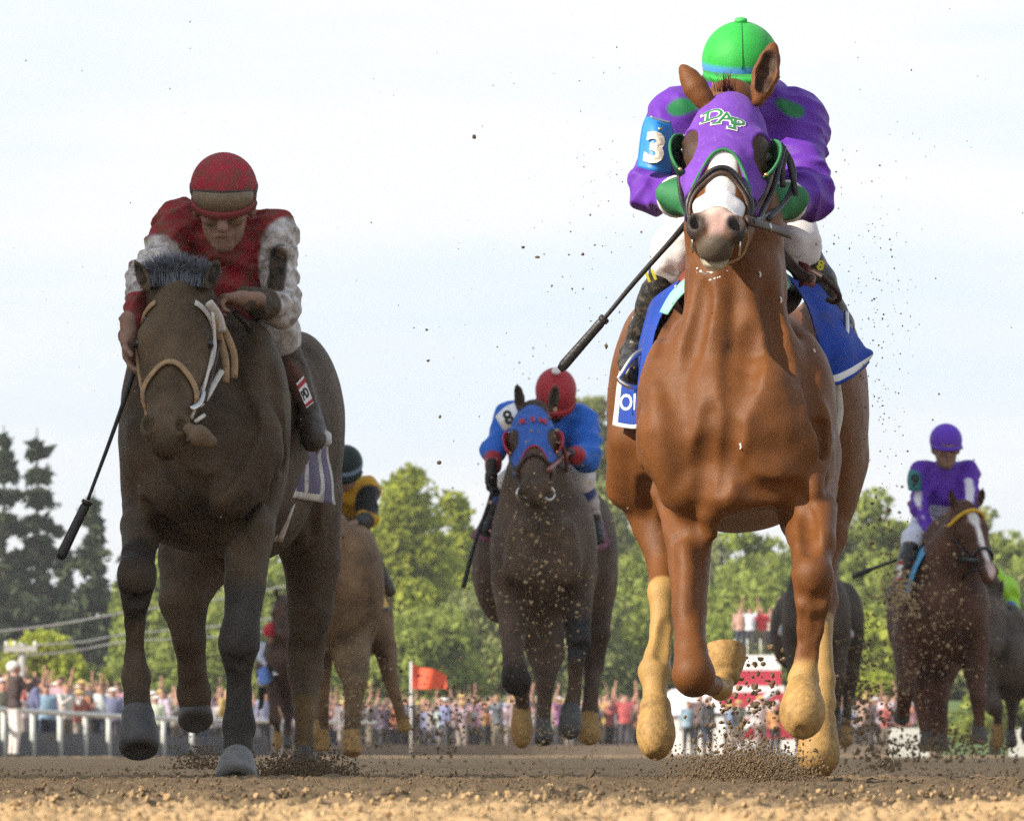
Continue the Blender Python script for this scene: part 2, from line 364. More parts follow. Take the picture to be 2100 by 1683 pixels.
def make_horse(name, label, sp, group='galloping racehorses', cat='horse'):
    chains = sp['legs']; allp = []
    for c in sp['trunk']:
        e = np.array((M(c[3], c[2]), c[4], M(c[5], c[2]))); allp += [P(*c[:3])-e, P(*c[:3])+e]
    for ch in chains+[sp['neck']]:
        for q in ch: allp += [P(*q[:3])]
    H0, R0, s0 = head_frame(sp['head']); allp += [H0(0, .62, -.05), H0(0, .3, -.3)]+[P(*e[1]) for e in sp['head'].get('ears', [])]
    lo, hi = bound(allp, .14); S = Sculpt(lo, hi, sp['res']); big = sp.get('k', .09)
    for c in sp['trunk']:
        R = None
        if len(c) > 6:
            a, b_ = math.radians(c[6]), math.radians(c[7] if len(c) > 7 else 0); R = np.array(Euler((b_, 0, a)).to_matrix())
        S.ell(P(*c[:3]), (M(c[3], c[2]), c[4], M(c[5], c[2])), big, R=R)
    n = sp['neck']; S.chain([P(*q[:3]) for q in n], [M(q[3], q[2]) for q in n], big, sc=sp.get('necksc', (1, 1, 1)))
    n = sp['crest']; S.chain([P(*q[:3]) for q in n], [M(q[3], q[2]) for q in n], big)
    for ch in chains:
        a_, b_ = [P(*q[:3]) for q in ch], [M(q[3], q[2]) for q in ch]
        S.cone(a_[0], a_[1], b_[0], b_[1], .06); S.chain(a_[1:], b_[1:], .018)
    for ch in sp.get('muscle', []): S.chain([P(*q[:3]) for q in ch], [M(q[3], q[2]) for q in ch], .06)
    for ch in sp.get('groove', []): S.chain([P(*q[:3]) for q in ch], [M(q[3], q[2]) for q in ch], .05, '-')
    dmin = sp['base'][2]-2.5
    def surf(px, py):
        dd = np.arange(dmin, dmin+5, S.h*.5); Q = np.stack([(px-1050)*dd/FPX, dd, CAMH+(HZ-py)*dd/FPX], 1); I = np.rint((Q-S.lo)/S.h).astype(int); ok = ((I >= 0) & (I < S.n)).all(1); I = I[ok]
        k_ = np.nonzero(S.F[I[:, 0], I[:, 1], I[:, 2]] < 0)[0]; return dd[ok][k_[0]] if len(k_) else None
    rel = []
    for op, pts, r, amt in sp.get('relief', []):
        q = catmull([(a, b, 0) for a, b in pts], 3) if len(pts) > 2 else [Vector((a, b, 0)) for a, b in pts]; w = []
        for v_ in q:
            d_ = surf(v_.x, v_.y)
            if d_ is not None: rr = M(r, d_); am = M(amt, d_); w.append(P(v_.x, v_.y, d_+(am-rr if op == 'g' else rr-am)))
        rel.append((op, w, rr if w else 0))
    for op, w, rr in rel:
        if len(w) == 1: w = [w[0], w[0]+.001]
        n_ = len(w); tp = [rr*(.55+.45*math.sin(math.pi*(i+.5)/n_)) if op == 'g' and n_ > 3 else rr for i in range(n_)]
        if n_: S.chain(w, tp, .032 if op == 'g' else .045, '-' if op == 'g' else '+')
    H, R, s = sculpt_head(S, sp['head'], fine=sp['res'] < .012); sculpt_ears(S, sp['head'])
    S.ripple(.0006, 30, 3); S.ripple(.00035, 80, 5, (1, 1, 2.2))
    me = S.mesh('body'); V = verts(me).astype(float)
    col = np.tile(np.array(sp['coat'], float), (len(V), 1))
    def paint(dist, r, soft, c):
        w = 1-sstep(r-soft, r+soft, dist); col[:] = col*(1-w[:, None])+np.array(c)*w[:, None]
    Rinv = np.linalg.inv(R); L = (V-H(0, 0, 0))@Rinv.T/s
    for mk_ in sp.get('marks', []):
        if mk_[0] == 'cap':
            a, b = P(*mk_[1]), P(*mk_[2]); ba = b-a; t = np.clip((V-a)@ba/(ba@ba+1e-9), 0, 1); dd = np.linalg.norm(V-a-t[:, None]*ba, axis=1)
            paint(dd, mk_[3], mk_[4], mk_[5])
        elif mk_[0] == 'head':       # ellipsoid in head frame
            dd = np.linalg.norm((L-np.array(mk_[1]))/np.array(mk_[2]), axis=1); paint(dd, 1, mk_[3], mk_[4])
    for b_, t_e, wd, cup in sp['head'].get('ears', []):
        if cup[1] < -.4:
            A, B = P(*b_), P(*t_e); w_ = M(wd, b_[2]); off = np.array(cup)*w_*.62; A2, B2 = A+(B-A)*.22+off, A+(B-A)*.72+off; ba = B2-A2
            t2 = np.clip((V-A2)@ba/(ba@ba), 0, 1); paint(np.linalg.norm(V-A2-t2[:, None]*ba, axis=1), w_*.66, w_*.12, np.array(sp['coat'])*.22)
    setcol(me, col)
    base = Vector(P(*sp['base'])); base.z = 0
    root = empty(name, base, label, cat, group)
    body = obj('body', me, MT[sp.get('mat', 'coat')], root)
    for hf in sp.get('hooves', []):
        top, bot, r0, r1, mname = hf[:5]; A, B = P(*top), P(*bot); L_ = np.linalg.norm(B-A); d = top[2]; r0, r1 = M(r0, d), M(r1, d)
        rnd = hf[5] if len(hf) > 5 else .2
        prof = [(-.03*L_, r0*.6), (0, r0*.95)]
        for i in range(1, 15):
            t_ = i/14; rr = r0+(r1-r0)*min(1, sstep(-.15, .75, t_)); t0 = 1-rnd
            if t_ > t0: rr *= math.sqrt(max(.02, 1-((t_-t0)/rnd)**2*(.9 if rnd > .25 else .5)))
            if i in (3, 4): rr *= (.955, .975)[i-3]
            rr *= 1+.010*(i % 2)*(t_ > .35)
            prof.append((t_*L_, rr))
        prof.append((L_*(.985 if rnd > .2 else .9), prof[-1][1]*.7)); prof.append((L_*(.98 if rnd > .2 else .82), prof[-1][1]*.4))
        ho = obj('hoof', lathe(A, B-A, prof, 28, squash=1.12), MT[mname], root)
    for q in (-1, 1):
        if sp['head'].get('eyes', True):
            c = H(q*.102, .20, -.066); me2 = lathe(c-R[:, 1]*.019*s, R[:, 1], [(i*.038*s/8, max(.0005, math.sin(math.pi*i/8)*.019*s)) for i in range(9)], 12)
            obj('eye', me2, MT['eye'], root)
    if 'tail' in sp:
        t = sp['tail']; strands = []
        g = random.Random(3)
        for i in range(sp.get('tailn', 40)):
            jit = lambda a: (g.uniform(-a, a), g.uniform(-a, a), g.uniform(-.02, .02))
            pts = []
            for j, (px, py, d, r) in enumerate(t):
                pts.append(PV(px+g.gauss(0, r*.5), py, d+g.uniform(-.05, .05)))
            strands.append(tube(pts, M(5, t[0][2]), 4, taper=[(0, .8), (.5, 1), (1, .1)], smooth=3))
        obj('tail', join_mesh('tail', strands), MT['hair' if not sp.get('hairmat') else sp['hairmat']], root)
    sp['H'], sp['R'], sp['hs'], sp['bvh'], sp['root'] = H, R, s, (bvh_of(me) if sp.get('bvh') else None), root
    return root
TAN = (.36, .22, .075)
chestnut = dict(res=.0075, bvh=True, base=(1508, 1600, 21), coat=(.138, .051, .0138), k=.06,
    trunk=[(1507, 875, 20.42, 168, .42, 185), (1402, 850, 20.5, 84, .34, 185, -14), (1612, 850, 20.5, 84, .34, 185, 14),
           (1508, 840, 21.1, 188, .75, 225), (1508, 610, 20.95, 62, .5, 75), (1512, 800, 21.75, 205, .55, 180),
           (1345, 845, 21.8, 100, .36, 235), (1682, 840, 21.8, 100, .36, 235), (1515, 960, 21.1, 175, .8, 130)],
    neck=[(1497, 330, 20.32, 86), (1505, 470, 20.33, 92), (1509, 580, 20.38, 95), (1508, 740, 20.5, 118)],
    crest=[(1500, 215, 20.36, 55), (1504, 380, 20.6, 62), (1508, 540, 20.95, 72)],
    legs=[[(1395, 930, 20.42, 80), (1412, 1090, 20.25, 50), (1414, 1250, 20.1, 34), (1416, 1330, 20.0, 32), (1421, 1378, 19.95, 41)],
          [(1424, 1392, 19.98, 30), (1462, 1405, 20.3, 20), (1478, 1412, 20.42, 22), (1486, 1385, 20.46, 24)],
          [(1640, 940, 20.42, 85), (1655, 1060, 20.2, 56), (1665, 1130, 20.0, 40), (1667, 1180, 19.9, 41), (1668, 1225, 19.9, 36), (1661, 1290, 19.9, 26), (1654, 1350, 19.9, 22), (1648, 1392, 19.9, 30), (1647, 1415, 19.88, 27)],
          [(1335, 940, 21.85, 84), (1352, 1080, 21.75, 52), (1362, 1165, 21.65, 32), (1359, 1215, 21.55, 29), (1357, 1290, 21.5, 22), (1349, 1345, 21.45, 25), (1343, 1378, 21.4, 33), (1343, 1416, 21.36, 22), (1344, 1440, 21.34, 28)],
          [(1690, 950, 21.85, 84), (1682, 1090, 21.75, 55), (1678, 1170, 21.7, 36), (1688, 1230, 21.65, 30), (1685, 1290, 21.55, 21), (1690, 1395, 21.45, 22), (1686, 1440, 21.42, 27), (1680, 1475, 21.4, 28)]],
    muscle=[[(1450, 560, 20.26, 30), (1425, 720, 20.23, 40), (1385, 880, 20.19, 56), (1405, 1000, 20.18, 56)],
            [(1566, 560, 20.26, 30), (1590, 720, 20.23, 40), (1612, 850, 20.17, 58), (1590, 960, 20.12, 64)],
            [(1478, 540, 20.23, 24), (1470, 680, 20.18, 26), (1468, 800, 20.13, 30), (1452, 900, 20.1, 34)],
            [(1530, 540, 20.23, 24), (1545, 680, 20.18, 26), (1560, 800, 20.13, 34), (1540, 900, 20.1, 42)],
            [(1470, 985, 20.12, 38), (1500, 1005, 20.11, 40), (1560, 985, 20.11, 48)],
            [(1650, 930, 20.22, 58), (1640, 1010, 20.14, 46)], [(1455, 1060, 20.14, 14), (1462, 1095, 20.16, 9)]],
    relief=[('b', [(1365, 890), (1370, 930)], 55, 9), ('b', [(1648, 870), (1640, 910)], 55, 9), ('b', [(1572, 800), (1590, 870)], 58, 10), ('b', [(1690, 1040), (1685, 1105)], 25, 6), ('b', [(1290, 900), (1284, 1000)], 42, 7),
            ('g', [(1502, 720), (1500, 800), (1496, 880), (1484, 955), (1468, 1005)], 20, 6), ('g', [(1455, 830), (1447, 900), (1440, 960), (1438, 1010)], 20, 6), ('g', [(1440, 590), (1430, 660), (1412, 740)], 16, 3), ('g', [(1576, 590), (1592, 670), (1616, 760)], 16, 3),
            ('g', [(1392, 610), (1372, 660), (1350, 725)], 8, 4), ('g', [(1545, 660), (1532, 750), (1516, 840)], 22, 5), ('g', [(1506, 960), (1545, 1004), (1600, 1014), (1640, 1000)], 18, 6),
            ('g', [(1600, 1062), (1640, 1020), (1692, 985)], 14, 8), ('g', [(1386, 1090), (1392, 1150), (1396, 1210)], 14, 1.5), ('g', [(1655, 1050), (1658, 1090), (1662, 1130)], 11, 4),
            ('g', [(1640, 1222), (1668, 1238), (1696, 1222)], 10, 1.5), ('g', [(1647, 1262), (1646, 1300), (1643, 1350)], 7, 1.5), ('g', [(1680, 1262), (1674, 1300), (1665, 1350)], 7, 1.5), ('g', [(1370, 1275), (1364, 1310), (1356, 1345)], 7, 1.2), ('g', [(1322, 960), (1322, 1000), (1325, 1060)], 16, 7),
            ('b', [(1346, 800), (1352, 850), (1362, 910), (1368, 990)], 6, 2), ('b', [(1402, 1120), (1408, 1180), (1404, 1250)], 5, 1.8), ('b', [(1690, 900), (1676, 960), (1668, 1010)], 5, 2), ('g', [(1662, 770), (1674, 850), (1680, 930)], 16, 4), ('g', [(1335, 990), (1350, 1040), (1375, 1075)], 14, 6)],
    head=dict(poll=(1500, 182, 20.12), pitch=49, yaw=1, roll=6, s=1.17,
              ears=[((1452, 218, 20.12), (1397, 134, 20.16), 25, (-.9, 1.2, .5)), ((1556, 205, 20.12), (1588, 88, 20.16), 27, (0, -1, .1))]),
    marks=[('head', (.1, .2, -.06), (.05, .06, .06), .3, (.045, .026, .017)), ('head', (-.1, .2, -.06), (.05, .06, .06), .3, (.055, .03, .02)), ('head', (0, .36, -.03), (.036, .19, .08), .12, (.8, .76, .73)), ('head', (0, .505, -.05), (.05, .045, .09), .3, (.60, .42, .36)), ('head', (0, .545, -.03), (.02, .05, .06), .4, (.42, .27, .23)),
           ('head', (0, .60, -.09), (.075, .042, .08), .35, (.085, .066, .046)), ('head', (.055, .535, -.035), (.034, .045, .055), .35, (.035, .026, .023)), ('head', (-.055, .535, -.035), (.034, .045, .055), .35, (.04, .03, .026)),
           ('head', (0, .58, -.15), (.05, .05, .045), .3, (.5, .46, .36)),
           ('cap', (1357, 1240, 21.5), (1344, 1460, 21.35), .10, .012, TAN), ('cap', (1688, 1300, 21.5), (1682, 1490, 21.4), .10, .012, TAN),
           ('cap', (1647, 1392, 19.9), (1646, 1430, 19.88), .06, .015, TAN), ('cap', (1470, 1410, 20.36), (1490, 1360, 20.5), .075, .01, TAN),
           ('cap', (1424, 1410, 19.95), (1424, 1420, 19.95), .03, .03, (.05, .02, .012))],
    hooves=[((1344, 1436, 21.34), (1346, 1552, 21.25), 30, 42, 'hoof', .5), ((1681, 1464, 21.4), (1677, 1586, 21.3), 32, 44, 'hoof', .32),
            ((1647, 1408, 19.87), (1645, 1498, 19.72), 33, 50, 'hoof', .55), ((1487, 1398, 20.46), (1488, 1322, 20.50), 27, 42, 'hoof', .07)],
    tail=[(1510, 700, 22.3, 15), (1512, 760, 22.6, 20), (1515, 860, 22.9, 25), (1515, 1000, 23.1, 25)])
make_horse('racehorse', 'leading chestnut racehorse with white blaze and purple hood, pale stockings', chestnut)

mk('hoof_grey', (.16, .16, .155), rough=.6, var=.3, vscale=30, bump=.4, bscale=90, mud=.22, mudcol=(.12, .09, .06)); MUD1 = (.10, .072, .045)
dark = dict(res=.0085, bvh=True, base=(430, 1600, 24.4), coat=(.066, .047, .030), mat='coat_mud', k=.08,
    trunk=[(410, 930, 23.95, 146, .4, 205), (336, 880, 24.05, 72, .34, 225, -14), (505, 870, 24.05, 84, .34, 215, 14), (480, 785, 24.4, 66, .5, 80),
           (510, 900, 24.85, 150, .75, 235), (560, 850, 25.5, 135, .5, 165), (620, 920, 25.5, 82, .36, 235), (455, 940, 25.5, 80, .36, 225), (500, 1020, 24.8, 120, .8, 130)],
    neck=[(370, 640, 23.75, 74), (395, 740, 24.0, 96), (415, 830, 24.05, 116)],
    crest=[(366, 600, 23.7, 46), (420, 680, 24.1, 58), (482, 750, 24.45, 66)],
    legs=[[(325, 1000, 23.95, 66), (292, 1080, 23.75, 44), (283, 1140, 23.55, 33), (281, 1182, 23.48, 37), (279, 1225, 23.48, 29), (276, 1280, 23.5, 20), (277, 1350, 23.53, 20), (279, 1388, 23.53, 29), (281, 1430, 23.5, 25), (283, 1458, 23.48, 31)],
          [(510, 980, 24.0, 68), (510, 1090, 23.8, 52), (503, 1200, 23.68, 41), (494, 1290, 23.62, 36), (490, 1320, 23.6, 39), (489, 1352, 23.6, 30), (490, 1420, 23.62, 24), (490, 1488, 23.62, 33), (488, 1528, 23.58, 27), (487, 1552, 23.56, 31)],
          [(450, 1010, 25.4, 72), (402, 1140, 25.15, 78), (376, 1230, 25.05, 50), (388, 1310, 25.05, 33), (394, 1370, 25.1, 28), (398, 1420, 25.15, 34), (400, 1450, 25.2, 32)],
          [(620, 1030, 25.55, 76), (640, 1150, 25.55, 58), (636, 1250, 25.55, 46), (628, 1330, 25.55, 37), (626, 1380, 25.55, 36), (624, 1430, 25.5, 25), (624, 1462, 25.45, 20), (624, 1520, 25.4, 19), (624, 1556, 25.35, 22)]],
    muscle=[[(330, 960, 23.68, 56), (325, 880, 23.75, 52)], [(500, 960, 23.68, 58), (520, 870, 23.75, 54)], [(430, 990, 23.62, 40), (480, 1010, 23.64, 44)], [(370, 1000, 23.62, 40), (330, 1020, 23.66, 40)]],
    relief=[('b', [(360, 1010), (345, 1020)], 46, 9), ('b', [(462, 1012), (480, 1015)], 50, 9), ('b', [(300, 890), (298, 930)], 40, 7), ('b', [(532, 890), (536, 930)], 45, 7),
            ('g', [(405, 980), (406, 1020), (406, 1070)], 15, 8), ('g', [(325, 870), (355, 955), (405, 1003), (458, 980), (508, 895)], 15, 8), ('g', [(298, 1032), (340, 1078), (378, 1108)], 14, 9), ('g', [(450, 1104), (492, 1058), (545, 1020)], 14, 9), ('g', [(472, 750), (495, 810), (520, 880)], 13, 6), ('g', [(560, 760), (578, 860), (582, 960)], 13, 6),
            ('g', [(500, 1080), (505, 1150), (500, 1220)], 9, 5), ('g', [(478, 1100), (480, 1160), (476, 1240)], 8, 4), ('g', [(468, 1340), (490, 1356), (512, 1340)], 7, 4), ('g', [(478, 1380), (480, 1420), (480, 1460)], 5, 3), ('g', [(258, 1215), (280, 1228), (302, 1215)], 7, 4), ('g', [(268, 1270), (268, 1310), (270, 1350)], 5, 3), ('b', [(281, 1165), (281, 1190)], 28, 4), ('b', [(490, 1300), (490, 1325)], 30, 4),
            ('g', [(640, 900), (650, 1000), (645, 1100)], 14, 6), ('g', [(605, 1320), (625, 1345), (650, 1320)], 9, 4), ('b', [(545, 960), (530, 1040), (520, 1090)], 5, 3)],
    head=dict(poll=(362, 572, 23.55), pitch=36, yaw=-3, roll=.5, s=1.16,
              ears=[((303, 592, 23.57), (276, 533, 23.6), 14, (-.35, -.75, .2)), ((428, 590, 23.57), (448, 533, 23.6), 14, (.25, -.8, .2))]),
    marks=[('cap', (410, 950, 23.6), (415, 860, 23.6), .5, .4, (.062, .044, .027)), ('head', (0, .3, 0), (.2, .5, .16), .5, (.088, .062, .036)),
           ('cap', (281, 1150, 23.5), (281, 1230, 23.5), .09, .03, (.02, .018, .016)), ('cap', (489, 1250, 23.6), (489, 1480, 23.6), .12, .04, (.035, .034, .031)),
           ('cap', (624, 1466, 25.45), (624, 1570, 25.35), .08, .008, (.115, .07, .03)), ('cap', (510, 1040, 23.8), (495, 1150, 23.7), .09, .05, (.075, .055, .034))],
    hooves=[((283, 1456, 23.47), (285, 1542, 23.38), 32, 41, 'hoof_dark', .14), ((487, 1549, 23.55), (484, 1605, 23.45), 31, 43, 'hoof_grey', .1),
            ((399, 1448, 25.2), (402, 1482, 25.15), 31, 36, 'hoof_dark', .2), ((624, 1540, 25.36), (624, 1594, 25.3), 22, 30, 'hoof_dark', .1)],
    tail=[(560, 800, 26.0, 12), (575, 850, 26.3, 16), (585, 950, 26.6, 20), (590, 1060, 26.8, 16)], tailn=60, hairmat='hair_black')
mk('hair_black', (.012, .011, .011), rough=.6, var=.3, vscale=60)
make_horse('racehorse', 'dark muddy bay racehorse with bare face and tan noseband on the left', dark)
blue = dict(res=.013, bvh=True, base=(1112, 1577, 38.5), coat=(.082, .056, .040), mat='coat_mud', k=.1,
    trunk=[(1112, 1140, 38.1, 92, .42, 115), (1066, 1120, 38.2, 58, .34, 125), (1166, 1120, 38.2, 58, .34, 125), (1115, 990, 38.6, 36, .5, 45),
           (1116, 1100, 39.0, 104, .75, 130), (1030, 1160, 39.6, 62, .36, 120), (1205, 1140, 39.6, 63, .36, 135), (1115, 1180, 38.9, 100, .8, 80), (1118, 1090, 39.5, 100, .5, 100)],
    neck=[(1098, 930, 38.05, 52), (1103, 1000, 38.1, 62), (1108, 1060, 38.15, 76)], crest=[(1095, 850, 38.1, 32), (1112, 970, 38.6, 42)],
    legs=[[(1055, 1200, 38.1, 46), (1051, 1290, 37.9, 27), (1053, 1350, 37.75, 22), (1058, 1392, 37.7, 31)], [(1062, 1402, 37.75, 22), (1072, 1430, 38.05, 14), (1070, 1470, 38.1, 18)],
          [(1178, 1180, 38.1, 44), (1183, 1270, 37.95, 29), (1186, 1310, 37.9, 25), (1182, 1350, 37.9, 17), (1178, 1420, 37.95, 14), (1172, 1450, 37.95, 19)],
          [(1100, 1240, 39.4, 58), (1120, 1340, 39.3, 38), (1118, 1400, 39.2, 19), (1116, 1450, 39.2, 14), (1115, 1480, 39.2, 15)],
          [(1215, 1200, 39.6, 46), (1222, 1300, 39.5, 29), (1218, 1360, 39.5, 21), (1212, 1420, 39.4, 15), (1209, 1465, 39.4, 19)]],
    muscle=[[(1075, 1090, 37.75, 34), (1070, 1170, 37.78, 40)], [(1150, 1090, 37.75, 34), (1155, 1170, 37.78, 40)]], relief=[('g', [(1112, 1070), (1112, 1130), (1112, 1200)], 10, 6), ('g', [(1060, 1060), (1085, 1120), (1112, 1140), (1140, 1120), (1168, 1060)], 9, 5), ('g', [(1040, 1195), (1065, 1215), (1090, 1232)], 9, 6), ('g', [(1140, 1232), (1160, 1215), (1190, 1185)], 9, 6), ('g', [(1170, 1325), (1186, 1332), (1200, 1325)], 5, 3)],
    head=dict(poll=(1090, 828, 37.95), pitch=47, yaw=0, roll=-2, s=1.2, ears=[((1068, 838, 37.97), (1060, 786, 38.0), 12, (-.2, -.8, .2)), ((1132, 840, 37.97), (1141, 788, 38.0), 12, (0, -1, .1))]),
    marks=[('cap', (1186, 1290, 37.9), (1184, 1330, 37.9), .09, .03, (.02, .022, .026)), ('cap', (1058, 1395, 37.7), (1058, 1400, 37.7), .1, .02, (.014, .013, .013))],
    hooves=[((1070, 1445, 38.1), (1070, 1532, 38.05), 18, 24, 'hoof', .5), ((1171, 1445, 37.95), (1168, 1514, 37.9), 19, 25, 'hoof_dark', .45), ((1209, 1462, 39.4), (1208, 1526, 39.35), 18, 24, 'hoof', .35), ((1115, 1474, 39.2), (1115, 1524, 39.15), 14, 20, 'hoof_dark', .2)],
    tail=[(1118, 1000, 40.1, 8), (1118, 1100, 40.4, 12), (1118, 1300, 40.6, 14)], hairmat='hair_black')
make_horse('racehorse', 'muddy brown racehorse in a bright blue hood with red trim', blue)
purple = dict(res=.016, bvh=True, base=(1920, 1568, 49.6), coat=(.075, .033, .021), mat='coat_mud', k=.11,
    trunk=[(1930, 1260, 49.3, 78, .42, 105), (1882, 1250, 49.4, 46, .35, 100), (1985, 1260, 49.3, 44, .35, 98), (1915, 1140, 49.8, 36, .5, 40),
           (1910, 1245, 50.2, 80, .75, 105), (1870, 1265, 50.9, 52, .36, 105), (1965, 1265, 50.9, 52, .36, 105), (1915, 1310, 50, 80, .8, 60)],
    neck=[(1972, 1095, 49.05, 40), (1955, 1150, 49.2, 56), (1935, 1200, 49.3, 72)], crest=[(1975, 1050, 49.1, 26), (1940, 1100, 49.4, 34), (1915, 1140, 49.8, 38)],
    legs=[[(1865, 1320, 49.3, 36), (1858, 1390, 49.0, 20), (1858, 1420, 48.9, 17), (1852, 1460, 49.1, 14)], [(1995, 1320, 49.2, 36), (2002, 1400, 49.1, 20), (2006, 1430, 49.0, 17), (2008, 1470, 49.0, 11), (2008, 1500, 49.0, 14)],
          [(1885, 1330, 50.8, 40), (1886, 1400, 50.7, 26), (1893, 1450, 50.6, 17), (1902, 1505, 50.5, 14)], [(1945, 1330, 50.8, 42), (1926, 1400, 50.7, 26), (1927, 1450, 50.6, 17), (1930, 1510, 50.5, 14)], ],
    head=dict(poll=(1985, 1030, 48.95), pitch=28, yaw=15, roll=-9, s=1.04, ears=[((1958, 1044, 49.0), (1947, 1000, 49.0), 9, (-.3, -.8, .2)), ((2008, 1036, 49.0), (2017, 998, 49.0), 9, (.3, -.8, .1))]),
    marks=[('head', (.005, .13, -.02), (.04, .07, .05), .3, (.75, .72, .7)), ('head', (.01, .32, -.02), (.022, .2, .05), .3, (.75, .72, .7)), ('head', (.01, .52, -.03), (.03, .07, .05), .4, (.6, .45, .42))],
    hooves=[((1852, 1450, 49.1), (1848, 1480, 49.2), 13, 17, 'hoof_dark', .3), ((2008, 1490, 49.0), (2008, 1525, 49.0), 14, 18, 'hoof_dark', .1), ((1902, 1500, 50.5), (1903, 1535, 50.5), 13, 17, 'hoof_dark', .1), ((1930, 1505, 50.5), (1930, 1540, 50.5), 13, 17, 'hoof_dark', .1)],
    tail=[(1910, 1150, 51.4, 7), (1905, 1250, 51.7, 10), (1905, 1400, 51.8, 10)], hairmat='hair_black')
make_horse('racehorse', 'brown racehorse with white blaze and yellow browband, head turned right', purple)
yellow = dict(res=.016, bvh=True, base=(702, 1571, 45), coat=(.17, .10, .05), mat='coat_mud', k=.11,
    trunk=[(690, 1215, 44.4, 82, .42, 125), (640, 1190, 44.5, 50, .35, 130), (735, 1200, 44.5, 52, .35, 125), (680, 1090, 45.0, 36, .5, 40), (690, 1190, 45.3, 100, .75, 130),
           (640, 1220, 46.0, 52, .36, 120), (745, 1230, 46.0, 55, .36, 120), (692, 1280, 45.1, 80, .8, 70)],
    neck=[(668, 1090, 44.2, 48), (676, 1140, 44.3, 60), (684, 1180, 44.35, 74)], crest=[(664, 1040, 44.3, 27), (676, 1090, 44.9, 35)],
    legs=[[(715, 1290, 44.4, 52), (722, 1360, 44.2, 36), (728, 1400, 44.1, 25), (724, 1450, 44.1, 17), (722, 1510, 44.1, 18)], [(640, 1290, 44.4, 40), (636, 1400, 44.2, 20), (640, 1480, 44.1, 14)],
          [(765, 1270, 46.0, 42), (790, 1330, 45.8, 24), (800, 1390, 45.6, 16), (818, 1450, 45.5, 11), (826, 1480, 45.5, 13)], [(650, 1300, 46, 42), (655, 1400, 46, 22), (660, 1500, 46, 14)]],
    head=dict(poll=(664, 1030, 44.1), pitch=40, yaw=0, roll=0, s=1.15, ears=[((650, 1040, 44.1), (642, 1000, 44.1), 9, (-.3, -.8, .2)), ((682, 1038, 44.1), (690, 1000, 44.1), 9, (.3, -.8, .1))]),
    marks=[('cap', (725, 1330, 44.1), (722, 1550, 44.1), .3, .05, (.15, .10, .055))],
    hooves=[((722, 1500, 44.1), (722, 1548, 44.05), 18, 20, 'hoof', .1), ((826, 1474, 45.5), (830, 1500, 45.5), 12, 15, 'hoof', .2), ((640, 1475, 44.1), (640, 1520, 44.1), 14, 18, 'hoof', .1), ((660, 1495, 46), (660, 1540, 46), 14, 18, 'hoof', .1)])
make_horse('racehorse', 'dusty sorrel racehorse half hidden behind the dark bay horse', yellow)
import copy
def shifted(src, cx, D, gy=None, mx=1112, d0=38.5, **kw):
    """the head-on pose of another horse, set at another place on the track"""
    k = 37.6/D*1.0; g1 = HZ+FPX*CAMH/D; g0 = HZ+FPX*CAMH/37.6
    def q(p): return (cx+(p[0]-mx)*k, g1+(p[1]-g0)*k, D+(p[2]-d0))
    s = copy.deepcopy({a: b for a, b in src.items() if a not in ('bvh', 'root', 'H', 'R', 'hs')})
    s['trunk'] = [q(c)+(c[3]*k, c[4], c[5]*k)+tuple(c[6:]) for c in s['trunk']]
    for nme in ('neck', 'crest', 'tail'): s[nme] = [q(c)+(c[3]*k,) for c in s[nme]]
    s['legs'] = [[q(c)+(c[3]*k,) for c in ch] for ch in s['legs']]
    s['head']['poll'] = q(s['head']['poll']); s['head']['ears'] = [(q(a), q(b), w*k, c) for a, b, w, c in s['head']['ears']]
    s['hooves'] = [(q(h[0]), q(h[1]), h[2]*k, h[3]*k)+tuple(h[4:]) for h in s['hooves']]
    s['base'] = (cx, g1, D); s['marks'] = []; s['res'] = .024; s['bvh'] = False; s.update(kw); return s
hid = shifted(blue, 1672, 58, coat=(.05, .036, .026)); make_horse('racehorse', 'dark trailing racehorse behind the pale legs of the chestnut leader', hid)
lime = shifted(blue, 2072, 60, coat=(.075, .06, .047))
for k_ in ('neck', 'crest'): lime[k_] = [(a-26, b+84, c, d*.8) for a, b, c, d in lime[k_]]
lime['trunk'] = [t[:1]+(t[1]+72,)+t[2:] for t in lime['trunk']]; lime['head']['poll'] = (2030, lime['head']['poll'][1]+118, lime['head']['poll'][2]); lime['head']['ears'] = [((a[0]-34, a[1]+118, a[2]), (b[0]-34, b[1]+118, b[2]), w, c) for a, b, w, c in lime['head']['ears']]
make_horse('racehorse', 'greyish brown trailing racehorse at the right edge, under the lime jockey', lime)
pony = shifted(blue, 588, 84, coat=(.06, .03, .02)); make_horse('racehorse', 'brown outrider pony with a blue saddle cloth, behind the dark bay legs', pony, group='outrider ponies')
